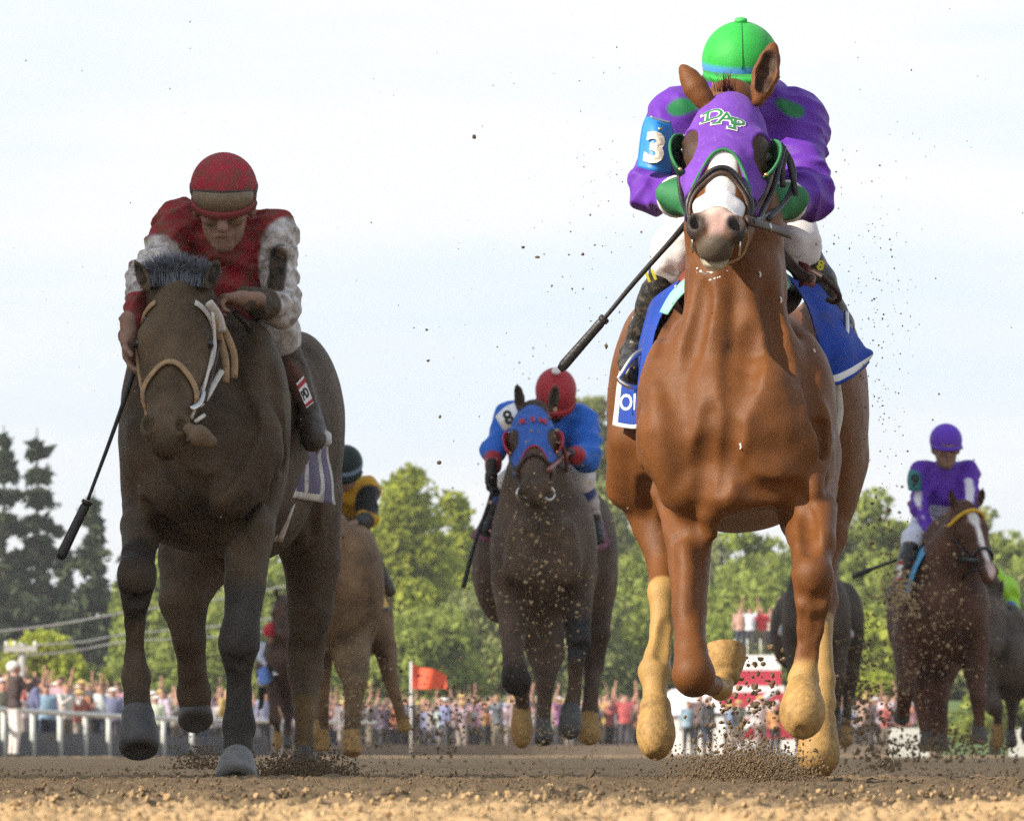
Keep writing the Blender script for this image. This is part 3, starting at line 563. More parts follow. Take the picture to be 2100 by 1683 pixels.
# ------------------------------------------------------------------ riders
def sculpt_hand(S, wrist, f, n, side, s=1.0, curl=(55, 60, 40), spread=.1, thumb=1):
    """wrist point, finger direction f, palm normal n, side=+1/-1 picks the thumb side"""
    f = np.array(f, float); f /= np.linalg.norm(f); n = np.array(n, float); n -= f*(n@f); n /= np.linalg.norm(n); t = np.cross(f, n)*side
    w = np.array(wrist, float)
    S.cone(w-f*.05*s, w+f*.01*s, .027*s, .027*s, .02)
    for i in range(4):
        b = w+f*(.078-.006*abs(i-1))*s+t*(.027-.0185*i)*s
        S.cone(w+f*.012*s+t*(.015-.01*i)*s, b, .017*s, .0125*s, .018)
        a = 0; d0 = f+t*spread*(1.5-i)*.25; q = b
        for j, L in enumerate((.042, .028, .022)):
            a += math.radians(curl[j]); dv = d0*math.cos(a)+n*math.sin(a); e = q+dv*L*s*(.92, 1.05, 1, .8)[i]
            S.cone(q, e, (.0105-.0008*j)*s, (.0098-.001*j)*s, .004); q = e
    if thumb:
        q = w+f*.022*s+t*.028*s; S.cone(w+f*.01*s, q, .02*s, .015*s, .015)
        for j, L in enumerate((.04, .03)):
            dv = (f*.72+t*(.55-.5*j)+n*(.35+.35*j)); dv /= np.linalg.norm(dv); e = q+dv*L*s; S.cone(q, e, .0125*s, .0105*s, .006); q = e
    return w
def face_frame(j):
    p, yw = math.radians(j.get('hpitch', 35)), math.radians(j.get('hyaw', 0))
    fwd = np.array((math.sin(yw)*math.cos(p), -math.cos(yw)*math.cos(p), -math.sin(p))); rt = np.array((math.cos(yw), math.sin(yw), 0)); up = np.cross(rt, fwd)*1.0
    if up[2] < 0: up = -up
    R = np.stack([rt, fwd, up], 1); O = P(*j['head']); s = j.get('hs', 1.0)
    return (lambda a, b, c: O+s*(R@np.array((a, b, c)))), R, s
def bonechain(j, names): return [P(*j[n][:3]) for n in names], [M(j[n][3], j[n][2]) for n in names]
def make_rider(label, j, group='jockeys riding the racehorses', name='person'):
    res = j['res']; pts = [P(*j[k_][:3]) for k_ in ['head', 'neck', 'chest', 'pelvis']+[a_+b_ for a_ in ('sh', 'el', 'wr', 'kn', 'an', 'to') for b_ in 'LR']]
    base = Vector(P(*j['base'])); root = empty(name, base, label, 'jockey', group)
    Hf, R, hs = face_frame(j)
    # skin: one continuous body under the clothes
    lo, hi = bound(pts, .22); S = Sculpt(lo, hi, j.get('bres', res))
    def E(c, r, k=.02, op='+'): S.ell(Hf(*c), np.array(r)*hs, k, op, R)
    E((0, -.005, .02), (.074, .095, .10), .03)
    E((0, .035, -.055), (.058, .062, .07), .03); E((0, .075, -.095), (.03, .028, .026), .02)
    for q in (-1, 1):
        E((q*.036, .078, -.018), (.024, .02, .022), .012); E((q*.032, .098, .018), (.019, .015, .014), .012, '-')
        E((q*.03, .088, .017), (.013, .012, .012), .004); E((q*.076, -.01, -.02), (.012, .02, .034), .01)
    S.cone(Hf(0, .088, .022), Hf(0, .118, -.03), .010*hs, .016*hs, .012); E((0, .088, .038), (.055, .012, .010), .015)
    E((0, .092, -.062), (.027, .013, .009), .006); E((0, .09, -.074), (.024, .012, .008), .006); E((0, .106, -.068), (.026, .01, .0025), .003, '-')
    S.cone(Hf(0, -.02, -.06), P(*j['neck'][:3]), .055*hs, .06, .03)
    def core(names, f): 
        a, b = bonechain(j, names); S.chain(a, [x*f for x in b], .03)
    core(['neck', 'chest', 'pelvis'], .78)
    for sd in 'LR':
        core(['chest', 'sh'+sd, 'el'+sd, 'wr'+sd], .58); core(['pelvis', 'kn'+sd, 'an'+sd, 'to'+sd], .7)
        h = j.get('hand'+sd)
        if h: sculpt_hand(S, P(*j['wr'+sd][:3]), *h)
    me = S.mesh('body'); obj('body', me, MT[j.get('skin', 'skin')], root)
    # jacket
    def garment(nm, build, rip, m_, colf=None, seed=1):
        lo, hi = bound(pts, .2); G = Sculpt(lo, hi, res); build(G)
        if nm == 'jacket': G.crease(j.get('crease', .015), 32 if res < .01 else 20, 4, [(1, .3, .9), (-1, .2, 1.1), (.2, .5, 1)])
        elif nm == 'breeches': G.crease(.006, 34, 6, [(.8, .2, .9), (-.8, .3, .8)])
        if rip: G.ripple(rip[0], rip[1], seed, rip[2] if len(rip) > 2 else (1, 1, 1))
        me = G.mesh(nm)
        if len(me.vertices) == 0: return None
        if colf is not None: setcol(me, colf(verts(me).astype(float)))
        return obj(nm, me, m_, root)
    def jk(G):
        a, b = bonechain(j, ['neck', 'chest', 'pelvis']); G.chain(a, [b[0]*.9, b[1], b[2]*.96], .06)
        for e in j.get('bulk', []): G.ell(P(*e[:3]), (M(e[3], e[2]), e[4], M(e[5], e[2])), .06)
        for sd in 'LR':
            a, b = bonechain(j, ['chest', 'sh'+sd, 'el'+sd, 'wr'+sd]); w = a[2]+(a[3]-a[2])*j.get('cuff', .88)
            G.chain([a[0]+(a[1]-a[0])*.5, a[1], a[2], w], [b[1]*1.0, b[1], b[2], b[2]+(b[3]-b[2])*.88], .045)
            # cloth gathers round the bent elbow and the shoulder
            for t_ in np.linspace(.15, .85, 4):
                q = a[1]+(a[2]-a[1])*t_; G.ell(q, np.array((1, 1, .22))*M(j['el'+sd][3], j['el'+sd][2])*1.04, .03)
    def paint(V, base, marks):
        c = np.tile(np.array(base, float), (len(V), 1))
        for a, b, r, col in marks:
            A, B = P(*a), P(*b); ba = B-A; t = np.clip((V-A)@ba/(ba@ba+1e-9), 0, 1); d = np.linalg.norm(V-A-t[:, None]*ba, axis=1); w = (1-sstep(r-.007, r+.007, d))[:, None]; c = c*(1-w)+np.array(col)*w
        return c
    jkt = garment('jacket', jk, j.get('folds', (.0035, 34, (1, 1, 1.8))), MT[j.get('jmat', 'jacket')], lambda V: paint(V, j['colour'], j.get('jmarks', [])), 3)
    def br(G):
        for sd in 'LR':
            a, b = bonechain(j, ['pelvis', 'kn'+sd, 'an'+sd]); e = a[1]+(a[2]-a[1])*.16; hp = a[0]+(a[1]-a[0])*.25
            G.chain([a[0], a[1], e], [b[0], b[1], b[1]*.88], .05)
    garment('breeches', br, (.0022, 60, (1, 1, 2)), MT[j.get('bmat', 'white_cloth')], None, 5)
    for sd in 'LR':
        a, b = bonechain(j, ['kn'+sd, 'an'+sd, 'to'+sd])
        lo, hi = bound(a, .15); G = Sculpt(lo, hi, res*.9)
        st = a[0]+(a[1]-a[0])*.12; heel = a[1]+(a[1]-a[2])*.5-np.array((0, 0, .03))
        G.chain([st, a[0]+(a[1]-a[0])*.5, a[1], a[1]+(a[2]-a[1])*.55, a[2]], [b[0]*.84, b[0]*.8, b[1], b[1]*.98, b[2]], .02)
        G.cone(a[1], heel, b[1]*.9, b[1]*.7, .02)
        G.ripple(.0014, 60, 9, (1, 1, .6)); me = G.mesh('boot')
        if j.get('bootcol'): setcol(me, paint(verts(me).astype(float), j['bootcol'], j.get('bootmarks', [])))
        obj('boot', me, MT[j.get('bootmat', 'black_leather')], root)
    # helmet: dome with peak, drawn as a shell
    up, fw, rt = R[:, 2], R[:, 1], R[:, 0]; hr = j.get('helm', .118)
    prof = [(math.sin(a)*hr*1.02, math.cos(a)*hr) for a in np.linspace(-.32, 1.5, 16)]+[(hr*1.025, .002)]
    d = lathe(Hf(0, -.012, .035), up, prof, 40, squash=1.16, side=rt)
    V = verts(d).astype(float); z = (V-Hf(0, -.012, .035))@up
    bandc = j.get('band'); cc = np.tile(np.array(j['hcol'], float), (len(V), 1))
    if bandc: cc[(z < hr*j.get('bandz', .16)) & (z > -hr*.25)] = bandc
    setcol(d, cc); hm = obj('helmet', d, MT[j.get('hmat', 'jacket')], root)
    # peak
    pk = [[], []]
    vs, fs = [], []; n_ = 17
    for i in range(n_):
        a = math.radians(-75+150*i/(n_-1))
        for rr, zz in ((hr*.98, -.02), (hr*(1.0+.34*math.cos(a)**1.5 if math.cos(a) > 0 else 1.0), -.045), (hr*.98, -.032)):
            vs.append(Hf(0, -.012, .035)+R@np.array((math.sin(a)*rr, math.cos(a)*rr*1.16, zz)))
    for i in range(n_-1):
        for k_ in range(3): fs.append((i*3+k_, i*3+(k_+1) % 3, (i+1)*3+(k_+1) % 3, (i+1)*3+k_))
    pm = mesh_np('peak', np.array(vs), fs); setcol(pm, np.tile(np.array(j.get('peakcol', j['hcol'])), (len(vs), 1))); obj('peak', pm, MT[j.get('hmat', 'jacket')], hm)
    if j.get('goggles'):
        def gog(zc, yo, m1, m2, nm):
            vs, fs = [], []; n_ = 21; rows = [(-.03, 0), (-.026, .012), (0, .018), (.026, .012), (.03, 0)]
            for i in range(n_):
                a = math.radians(-62+124*i/(n_-1)); edge = math.sin(math.pi*i/(n_-1))**.4
                for zz, o in rows: 
                    r_ = ((hr+.003)/hs if yo else .090)+o*edge/hs*(1 if yo else .6)
                    vs.append(Hf(math.sin(a)*r_*(1 if yo else .92), math.cos(a)*r_*(1.16 if yo else 1.12)-.012, zc+zz*edge*(1 if yo else .8)))
            for i in range(n_-1):
                for k_ in range(4): fs.append((i*5+k_, i*5+k_+1, (i+1)*5+k_+1, (i+1)*5+k_))
            g = obj(nm, mesh_np(nm, np.array(vs), fs), MT[m1], root)
            ring = [Vector(vs[i*5]) for i in range(n_)]+[Vector(vs[i*5+4]) for i in range(n_-1, -1, -1)]+[Vector(vs[0])]
            obj('frame', tube(ring, .004, 6, smooth=0), MT[m2], g)
            rb = ((hr if yo else .084)+.001)/hs if yo else .088
            st = [Hf(math.sin(a)*rb, math.cos(a)*rb*1.16-.012, zc) for a in np.radians(np.linspace(62, 298, 16))]
            cc_ = Vector(Hf(0, -.012, zc)); obj('strap', tube(st, .012, 8, flat=.2, smooth=0, up=[Vector(q_)-cc_ for q_ in st]), MT[m2], g)
        if 'up' in j['goggles']: gog(.035, True, 'goggle_mud', 'goggle_frame', 'raised_goggles')
        if 'on' in j['goggles']: gog(.010, False, 'goggle_lens', 'goggle_frame', 'goggles')
    j['root'] = root; j['Hf'], j['Rf'] = Hf, R; j['hm'] = hm; j['jkt'] = jkt
    return root
mk('goggle_mud', (.17, .125, .075), rough=.5, var=.25, vscale=60); mk('goggle_lens', (.05, .04, .03), rough=.25, var=.2, vscale=60, spec=.5); mk('goggle_frame', (.03, .028, .025), rough=.5)
mk('boot_mud', (.014, .014, .014), rough=.4, mud=.3, mudcol=(.15, .12, .08), mscale=45, bump=.4, bscale=120)
mk('boot_attr', attr=True, rough=.6, mud=.25, mudcol=(.13, .10, .065), mscale=35, bump=.4, bscale=120)
PUR, GRN = (.115, .028, .33), (.018, .16, .055)
jc = dict(res=.0065, base=(1510, 800, 21.1), head=(1519, 150, 20.72), hpitch=14, bandz=-.02, hs=1.0, helm=.119, neck=(1517, 190, 20.85, 48), chest=(1514, 275, 21.0, 118), pelvis=(1510, 370, 21.6, 105),
    bulk=[(1514, 245, 20.95, 140, .22, 95)],
    shL=(1392, 250, 20.85, 60), elL=(1338, 392, 20.62, 43), wrL=(1408, 408, 20.36, 30), shR=(1630, 255, 20.85, 62), elR=(1655, 400, 20.62, 46), wrR=(1598, 418, 20.36, 31),
    knL=(1390, 512, 20.92, 47), anL=(1302, 722, 21.12, 27), toL=(1293, 768, 20.92, 24), knR=(1628, 492, 20.92, 47), anR=(1722, 665, 21.12, 27), toR=(1716, 700, 20.95, 24),
    colour=PUR, hcol=(.032, .38, .06), band=(.07, .27, .62), bootmat='boot_mud', cuff=.62, folds=(.0042, 30, (1, 1, 1.6)),
    jmarks=[((1388, 216, 20.74), (1420, 208, 20.74), .034, GRN), ((1606, 200, 20.74), (1630, 222, 20.74), .034, GRN)])
make_rider('jockey in purple jacket and bright green helmet crouched behind the chestnut\'s ears', jc)
RED = (.30, .018, .032); WHT = (.62, .6, .58); BLK = (.015, .015, .015)
jd = dict(res=.007, base=(480, 900, 24.5), head=(459, 412, 23.98), hpitch=27, hs=1.3, helm=.119, neck=(462, 490, 24.15, 44), chest=(468, 530, 24.3, 98), pelvis=(520, 640, 24.95, 85),
    bulk=[(465, 500, 24.25, 118, .2, 80), (480, 600, 24.3, 85, .2, 70)],
    shL=(368, 462, 24.15, 48), elL=(297, 566, 23.9, 30), wrL=(264, 686, 23.55, 21), shR=(562, 478, 24.15, 46), elR=(578, 634, 24.05, 33), wrR=(502, 612, 23.72, 23),
    knL=(345, 735, 24.4, 36), anL=(288, 815, 24.7, 22), toL=(266, 848, 24.5, 20), knR=(572, 680, 24.28, 38), anR=(632, 852, 24.36, 25), toR=(646, 902, 24.18, 23),
    handL=((.06, -.05, -1), (.8, -.4, .1), 1, 1.08, (25, 32, 25), .2), handR=((-.95, -.25, .02), (-.25, -.1, -1), -1, 1.0, (45, 70, 50), .25),
    colour=RED, hcol=(.36, .022, .045), peakcol=(.3, .02, .04), hmat='jacket_mud', jmat='jacket_mud', bmat='white_cloth_mud', skin='skin_mud', cuff=.97, goggles=('up', 'on'), bootmat='boot_attr', bootcol=(.05, .035, .025),
    bootmarks=[((596, 750, 24.2), (618, 800, 24.25), .06, (.14, .06, .04))],
    jmarks=[((588, 500, 24.1), (580, 640, 24.02), .095, WHT), ((580, 640, 24.05), (545, 630, 23.95), .085, WHT), ((572, 520, 24.06), (564, 605, 24.0), .034, BLK), ((325, 530, 24.0), (280, 620, 23.8), .085, WHT),
            ((276, 655, 23.8), (262, 690, 23.7), .07, (.035, .035, .03)), ((540, 622, 23.87), (500, 612, 23.7), .075, (.05, .042, .03))])
make_rider('jockey with muddy face, red helmet and red jacket riding the dark bay', jd)
BLU = (.018, .13, .55)
jb = dict(res=.013, base=(1110, 1100, 38.9), head=(1140, 812, 38.55), hpitch=48, hs=1.05, helm=.118, neck=(1138, 840, 38.65, 28), chest=(1130, 890, 38.8, 62), pelvis=(1115, 950, 39.5, 60), bulk=[(1135, 870, 38.8, 70, .2, 50)],
    shL=(1050, 860, 38.7, 34), elL=(1012, 925, 38.5, 22), wrL=(1008, 970, 38.3, 15), shR=(1192, 868, 38.7, 36), elR=(1205, 940, 38.5, 26), wrR=(1165, 928, 38.25, 17),
    knL=(1045, 990, 38.7, 24), anL=(1005, 1068, 38.9, 15), toL=(995, 1088, 38.75, 13), knR=(1192, 975, 38.7, 26), anR=(1222, 1080, 38.9, 14), toR=(1228, 1105, 38.75, 13),
    handL=((0, -.1, -1), (.7, -.6, 0), 1, 1.2, (45, 60, 40), .1), colour=BLU, hcol=(.38, .03, .04), bootmat='boot_attr', bootcol=(.03, .06, .2), bootmarks=[((1213, 1030, 38.8), (1222, 1055, 38.85), .07, (.5, .45, .45)), ((1228, 1085, 38.8), (1232, 1110, 38.75), .09, (.03, .03, .03)), ((1000, 1070, 38.8), (990, 1095, 38.75), .12, (.03, .03, .03))],
    folds=(.005, 26, (1, 1, 1.6)), goggles=('on',), cuff=.75, skin='skin_black_glove', jmarks=[((1010, 950, 38.4), (1008, 970, 38.3), .075, (.35, .02, .03)), ((1175, 930, 38.3), (1160, 928, 38.2), .085, (.35, .02, .03))])
mk('skin_black_glove', (.03, .022, .02), rough=.6)
make_rider('jockey in royal blue jacket and red helmet with a pompom', jb)
jp = dict(res=.016, base=(1915, 1220, 50.2), head=(1940, 915, 49.72), hpitch=14, hyaw=6, hs=1.25, helm=.12, neck=(1938, 958, 49.85, 22), chest=(1938, 1005, 49.95, 46), pelvis=(1915, 1075, 50.4, 44), bulk=[(1938, 985, 49.95, 52, .17, 40)],
    shL=(1890, 968, 49.9, 24), elL=(1885, 1040, 49.75, 17), wrL=(1912, 1108, 49.5, 12), shR=(1984, 968, 49.9, 24), elR=(1988, 1035, 49.7, 17), wrR=(1962, 1095, 49.5, 12),
    knL=(1872, 1105, 49.5, 22), anL=(1846, 1190, 49.15, 13), toL=(1826, 1222, 49.0, 12), knR=(1968, 1110, 49.95, 24), anR=(1995, 1195, 50.1, 12), toR=(1998, 1222, 49.95, 11),
    handL=((.5, -.2, -.8), (.7, .3, 0), 1, 1.2, (60, 60, 40), .1), colour=(.10, .025, .36), hcol=(.12, .04, .48), goggles=('on',), cuff=.95, skin='skin_mud', bootmat='boot_mud', folds=(.005, 26, (1, 1, 1.6)), bmat='white_blue_cloth',
    jmarks=[((1938, 975, 49.7), (1936, 1010, 49.7), .03, (.7, .68, .75)), ((1925, 1085, 50.0), (1915, 1100, 50.2), .24, (.55, .56, .68)), ((1881, 1010, 49.72), (1885, 1040, 49.6), .035, (.7, .68, .75)), ((1885, 1040, 49.62), (1906, 1090, 49.45), .03, (.7, .68, .75)),
            ((1988, 985, 49.74), (1990, 1030, 49.6), .035, (.7, .68, .75)), ((2004, 975, 49.9), (2006, 1040, 49.7), .03, (.7, .68, .75))])
mk('white_blue_cloth', (.6, .62, .72), rough=.8, var=.06)
make_rider('jockey in purple with white striped sleeves and a purple helmet, riding upright', jp)
YEL = (.55, .30, .02)
jy = dict(res=.016, base=(714, 1200, 45.2), head=(708, 962, 44.7), hpitch=35, hyaw=-5, hs=1.05, helm=.118, neck=(714, 990, 44.85, 22), chest=(722, 1025, 45.0, 44), pelvis=(714, 1085, 45.6, 42), bulk=[(726, 1010, 45.0, 45, .17, 36)],
    shL=(679, 1005, 44.9, 22), elL=(669, 1060, 44.7, 16), wrL=(684, 1085, 44.5, 12), shR=(752, 1002, 44.9, 25), elR=(756, 1062, 44.75, 18), wrR=(712, 1078, 44.5, 13),
    knL=(674, 1120, 44.9, 20), anL=(654, 1190, 45.1, 12), toL=(649, 1212, 44.9, 11), knR=(746, 1112, 44.9, 22), anR=(788, 1188, 45.1, 13), toR=(800, 1212, 44.9, 12),
    colour=YEL, hcol=(.012, .022, .02), band=(.2, .28, .4), cuff=.5, skin='skin_mud', bootmat='boot_attr', bootcol=(.06, .045, .03), bmat='brown_cloth', folds=(.005, 26, (1, 1, 1.6)),
    jmarks=[((762, 1026, 44.8), (760, 1034, 44.8), .11, BLK), ((749, 1068, 44.7), (704, 1080, 44.5), .062, (.04, .04, .035))])
mk('brown_cloth', (.16, .12, .08), rough=.85, mud=.2)
make_rider('jockey in yellow jacket with black sleeve band and dark green helmet', jy)
LIM = (.32, .62, .03)
jl = dict(res=.02, base=(2066, 1300, 61), head=(2035, 1195, 60.2), hpitch=50, hs=1.0, helm=.115, neck=(2045, 1200, 60.5, 14), chest=(2060, 1215, 60.8, 30), pelvis=(2062, 1260, 61.5, 30), bulk=[(2052, 1205, 60.8, 30, .15, 24)],
    shL=(2028, 1215, 60.8, 16), elL=(2020, 1250, 60.6, 11), wrL=(2040, 1262, 60.3, 8), shR=(2072, 1222, 60.8, 17), elR=(2074, 1256, 60.6, 13), wrR=(2056, 1276, 60.3, 9),
    knL=(2030, 1290, 60.8, 14), anL=(2020, 1330, 61, 8), toL=(2016, 1345, 60.9, 8), knR=(2078, 1295, 60.8, 15), anR=(2094, 1335, 61, 9), toR=(2098, 1350, 60.9, 8),
    colour=LIM, hcol=LIM, cuff=.9, bootmat='boot_mud', folds=(.005, 26), jmarks=[((2074, 1246, 60.6), (2074, 1250, 60.6), .075, (.03, .12, .5))])
make_rider('jockey in fluorescent lime green at the right edge', jl)
jr = dict(res=.022, base=(1676, 1280, 58.8), head=(1662, 1160, 58.3), hpitch=45, hs=1.0, helm=.115, neck=(1664, 1172, 58.4, 14), chest=(1666, 1190, 58.6, 32), pelvis=(1672, 1230, 59.3, 30),
    shL=(1642, 1182, 58.5, 17), elL=(1634, 1215, 58.3, 12), wrL=(1652, 1228, 58.1, 9), shR=(1692, 1182, 58.5, 17), elR=(1700, 1215, 58.3, 12), wrR=(1684, 1228, 58.1, 9),
    knL=(1634, 1235, 58.6, 14), anL=(1608, 1285, 58.8, 8), toL=(1602, 1298, 58.6, 8), knR=(1706, 1240, 58.6, 14), anR=(1738, 1290, 58.8, 8), toR=(1744, 1302, 58.6, 8),
    colour=(.02, .04, .25), hcol=(.5, .02, .05), cuff=.9, bootmat='boot_attr', bootcol=(.5, .48, .48), folds=(.005, 26))
make_rider('jockey with white boots hidden behind the chestnut leader\'s leg', jr)
jo = dict(res=.026, base=(570, 1400, 84), head=(558, 1300, 83.5), hpitch=5, hs=1.0, helm=.115, neck=(558, 1316, 83.6, 8), chest=(556, 1340, 83.8, 22), pelvis=(560, 1375, 84.1, 20),
    shL=(538, 1328, 83.8, 10), elL=(534, 1350, 83.6, 8), wrL=(548, 1362, 83.4, 6), shR=(576, 1328, 83.8, 10), elR=(580, 1350, 83.6, 8), wrR=(566, 1362, 83.4, 6),
    knL=(538, 1395, 83.7, 10), anL=(536, 1440, 83.8, 6), toL=(534, 1450, 83.7, 6), knR=(602, 1395, 83.7, 10), anR=(606, 1440, 83.8, 6), toR=(608, 1450, 83.7, 6),
    colour=(.5, .53, .62), hcol=(.5, .02, .04), cuff=.9, folds=(.005, 26), bmat='white_cloth')
make_rider('outrider in pale jacket and red cap on the brown pony', jo, group='outriders')
# ------------------------------------------------------------------ hoods, bridles, saddles, whips
def onhead(sp, u, v, lift=.004):
    """point on the face at lateral u, down-face v (head units), pressed on from the front"""
    H, R, s = sp['H'], sp['R'], sp['hs']; w = Vector(R[:, 2])
    h = sp['bvh'].ray_cast(Vector(H(u, v, .25)), -w)
    return (h[0]+h[1]*lift) if h[0] is not None else Vector(H(u, v, -.05))
def rounds(sp, ang, v, lift=.006, wc=-.09, dv=0):
    """point on the head at angle ang (0 = front, +-180 = under the jaw) round its long axis"""
    H, R, s = sp['H'], sp['R'], sp['hs']; a = math.radians(ang); c = Vector(H(0, v, wc)); d = Vector(R[:, 0])*math.sin(a)+Vector(R[:, 2])*math.cos(a)
    h = sp['bvh'].ray_cast(c+d*.4, -d)
    return (h[0]+d*lift) if h[0] is not None else c+d*.1
def ring(sp, v, a0, a1, lift=.006, n=22, tilt=0, wc=-.09): return [rounds(sp, a, v+tilt*(1-math.cos(math.radians(a))), lift, wc) for a in np.linspace(a0, a1, n)]
def radial(sp, pts, v):
    c = Vector(sp['H'](0, v, -.09)); return [(p-c).normalized() for p in pts]
def strap(nm, pts, w, m_, parent, sp=None, v=.3, flat=.28, smooth=2):
    up = None if sp is None else radial(sp, pts, v)
    return obj(nm, tube(pts, w, 8, flat=flat if sp is not None else 1, up=up, smooth=0 if up else smooth), MT[m_], parent)
def hood(sp, name, label, colour, trim, arch, cupcol, text, tcol, tout, tsize, tat, res, stagger=False):
    H, R, s = sp['H'], sp['R'], sp['hs']; pts = [H(a, b, c) for a in (-.16, .16) for b in (-.12, .5) for c in (-.36, .06)]
    lo, hi = bound(pts, .02); S = Sculpt(lo, hi, res); sculpt_head(S, sp['head'], grow=.0075)
    def cut(c, r, k=.004): S.ell(H(*c), np.array(r)*s, k, '-', R)
    ac, ar = arch; cut(ac, ar)
    for q in (-1, 1): cut((q*.112, .205, -.055), (.052, .066, .075)); cut((q*.075, -.055, -.09), (.034, .05, .06))
    S.plane(H(0, .405, 0), R[:, 1]-R[:, 2]*.6); S.plane(H(0, -.055, 0), -R[:, 1]+R[:, 2]*.1)
    S.ripple(.0007, 55, 8)
    me = S.mesh('hood'); root = empty(name, Vector(H(0, .1, 0)), label, 'hood', 'racing hoods'); ho = obj('hood_cloth', me, MT[colour], root)
    tr = []
    for u in np.linspace(-ar[0]*.9, ar[0]*.9, 31):
        q_ = onhead(sp, u, ac[1]-ar[1]*math.sqrt(max(0, 1-(u/ar[0])**2))+.004, .008)
        if (np.array(q_)-H(0, 0, 0))@R[:, 2]/s > -.16: tr.append(q_)
    obj('trim', tube(tr, .0042*s, 8, smooth=0), MT[trim], root)
    for q in (-1, 1):      # cupped blinkers behind each eye
        vs, fs = [], []; n, m_ = 15, 8; c = np.array(H(q*.118, .205, -.06))
        for i in range(n):
            th = math.radians(-100+200*i/(n-1))                      # round the rim, top to bottom on the outer side
            for j in range(m_):
                t_ = j/(m_-1); ph = t_*math.pi/2*.95
                out = math.cos(th)*math.sin(ph); updn = math.sin(th)*math.sin(ph); back = math.cos(ph)
                vs.append(c+R[:, 0]*q*(.034*out-.012)*s+R[:, 1]*(.072*updn)*s+R[:, 2]*(-.055*back+.028*out)*s)
        for i in range(n-1):
            for j in range(m_-1): fs.append((i*m_+j, i*m_+j+1, (i+1)*m_+j+1, (i+1)*m_+j))
        cm = mesh_np('blinker_cup', np.array(vs), fs); cu = obj('blinker_cup', cm, MT[cupcol], root); md = cu.modifiers.new('thick', 'SOLIDIFY'); md.thickness = .004
        rim = [Vector(vs[i*m_+m_-1]) for i in range(n)]; obj('rim', tube(rim, .004*s, 8), MT[trim], cu)
        for e in (1, n-2): obj('stud', lathe(rim[e], -Vector(R[:, 2])*-1, [(0, .006*s), (.004*s, .006*s), (.007*s, .003*s)], 8), MT['brass'], cu)
    SER = {'D': [(-.30, .345), (-.30, -.345)], 'A': [(-.36, -.345), (.36, -.345)], 'P': [(-.22, -.345), (-.27, .345)]}
    bv = bvh_of(me); rt, up_ = Vector(R[:, 0]), -Vector(R[:, 1]); k = 0
    for ch in text:
        for off, m2, lf in ((tsize*.05, tout, .0015), (0 if tout else tsize*.035, tcol, .0035 if tout else .014)):
            if m2 is None: continue
            t_ = letters(ch, tsize, .0012, off)
            if tout is not None:
                for sx_, sy_ in SER.get(ch, []):
                    g_ = off*1.0; xs_ = np.linspace((sx_-.17)*tsize-g_, (sx_+.17)*tsize+g_, 5); bvx = [(x_, y_, z_) for x_ in xs_ for y_ in ((sy_-.055)*tsize-g_, (sy_+.055)*tsize+g_) for z_ in (0, .0013)]
                    t_ = join_mesh('letter', [t_, mesh_np('s', np.array(bvx), [(i*4+1, i*4+3, i*4+7, i*4+5) for i in range(4)])])
            p = Vector(H(tat[0]+tat[2]*k, tat[1]+tat[3]*k, -.02)); place(t_, p, rt, up_, bv, lf, shear=.0, sx=tat[4] if len(tat) > 4 else 1)
            obj('letter', t_, MT[m2], root)
        k += 1
    return root
mk('brass', (.7, .5, .2), rough=.3, metal=1); mk('purple_cloth', (.15, .05, .37), rough=.8, var=.12, vscale=22, bump=.35, bscale=260, sheen=.05, spec=.15, mud=.1, mudcol=(.3, .2, .3), mscale=90); mk('green_cloth', (.025, .17, .06), rough=.7, var=.1, vscale=40, bump=.3, bscale=200)
mk('green_dark', (.01, .06, .025), rough=.5); mk('letter_white', (.78, .78, .78), rough=.7, var=.05); mk('blue_cloth', (.03, .11, .42), rough=.8, var=.2, vscale=25, mud=.12, mudcol=(.12, .1, .1)); mk('red_cloth', (.42, .03, .045), rough=.75, var=.15)
mk('tan_leather', (.34, .22, .11), rough=.6, var=.25, vscale=40, mud=.2, mudcol=(.14, .1, .06)); mk('pale_strap', (.6, .56, .5), rough=.6, var=.2, mud=.2, mudcol=(.2, .15, .1)); mk('yellow_cloth', (.6, .36, .02), rough=.7); mk('turquoise', (.25, .55, .5), rough=.8)
mk('royal_blue', (.016, .055, .33), rough=.75, var=.15, vscale=9, bump=.4, bscale=120, sheen=.03, spec=.15, mud=.22, mudcol=(.08, .07, .08), mscale=14); mk('red_leather', (.20, .045, .03), rough=.5, var=.2); mk('maroon', (.12, .012, .05), rough=.8, var=.2, mud=.15)
mk('armband_blue', (.02, .19, .56), rough=.45, var=.06); mk('cream', (.72, .66, .55), rough=.6, var=.04); mk('yellow_print', (.75, .68, .05), rough=.6); mk('black_print', (.015, .015, .016), rough=.6); mk('teal', (.03, .2, .2), rough=.6); mk('grip', (.02, .02, .022), rough=.6, bump=.6, bscale=160)
hood(chestnut, 'racing_hood', 'purple blinker hood with green letters on the leading chestnut\'s head', 'purple_cloth', 'green_cloth', ((0, .50, .0), (.083, .245, .14)), 'green_dark', 'DAP', 'green_cloth', 'letter_white', .074, (-.036, .125, .032, .02, 1.05), .0042)
hood(blue, 'racing_hood', 'blue blinker hood with red letters and red eye cups', 'blue_cloth', 'red_cloth', ((0, .52, .0), (.085, .235, .14)), 'red_cloth', 'RSM', 'red_cloth', None, .062, (-.047, .135, .047, 0, 1.0), .008)
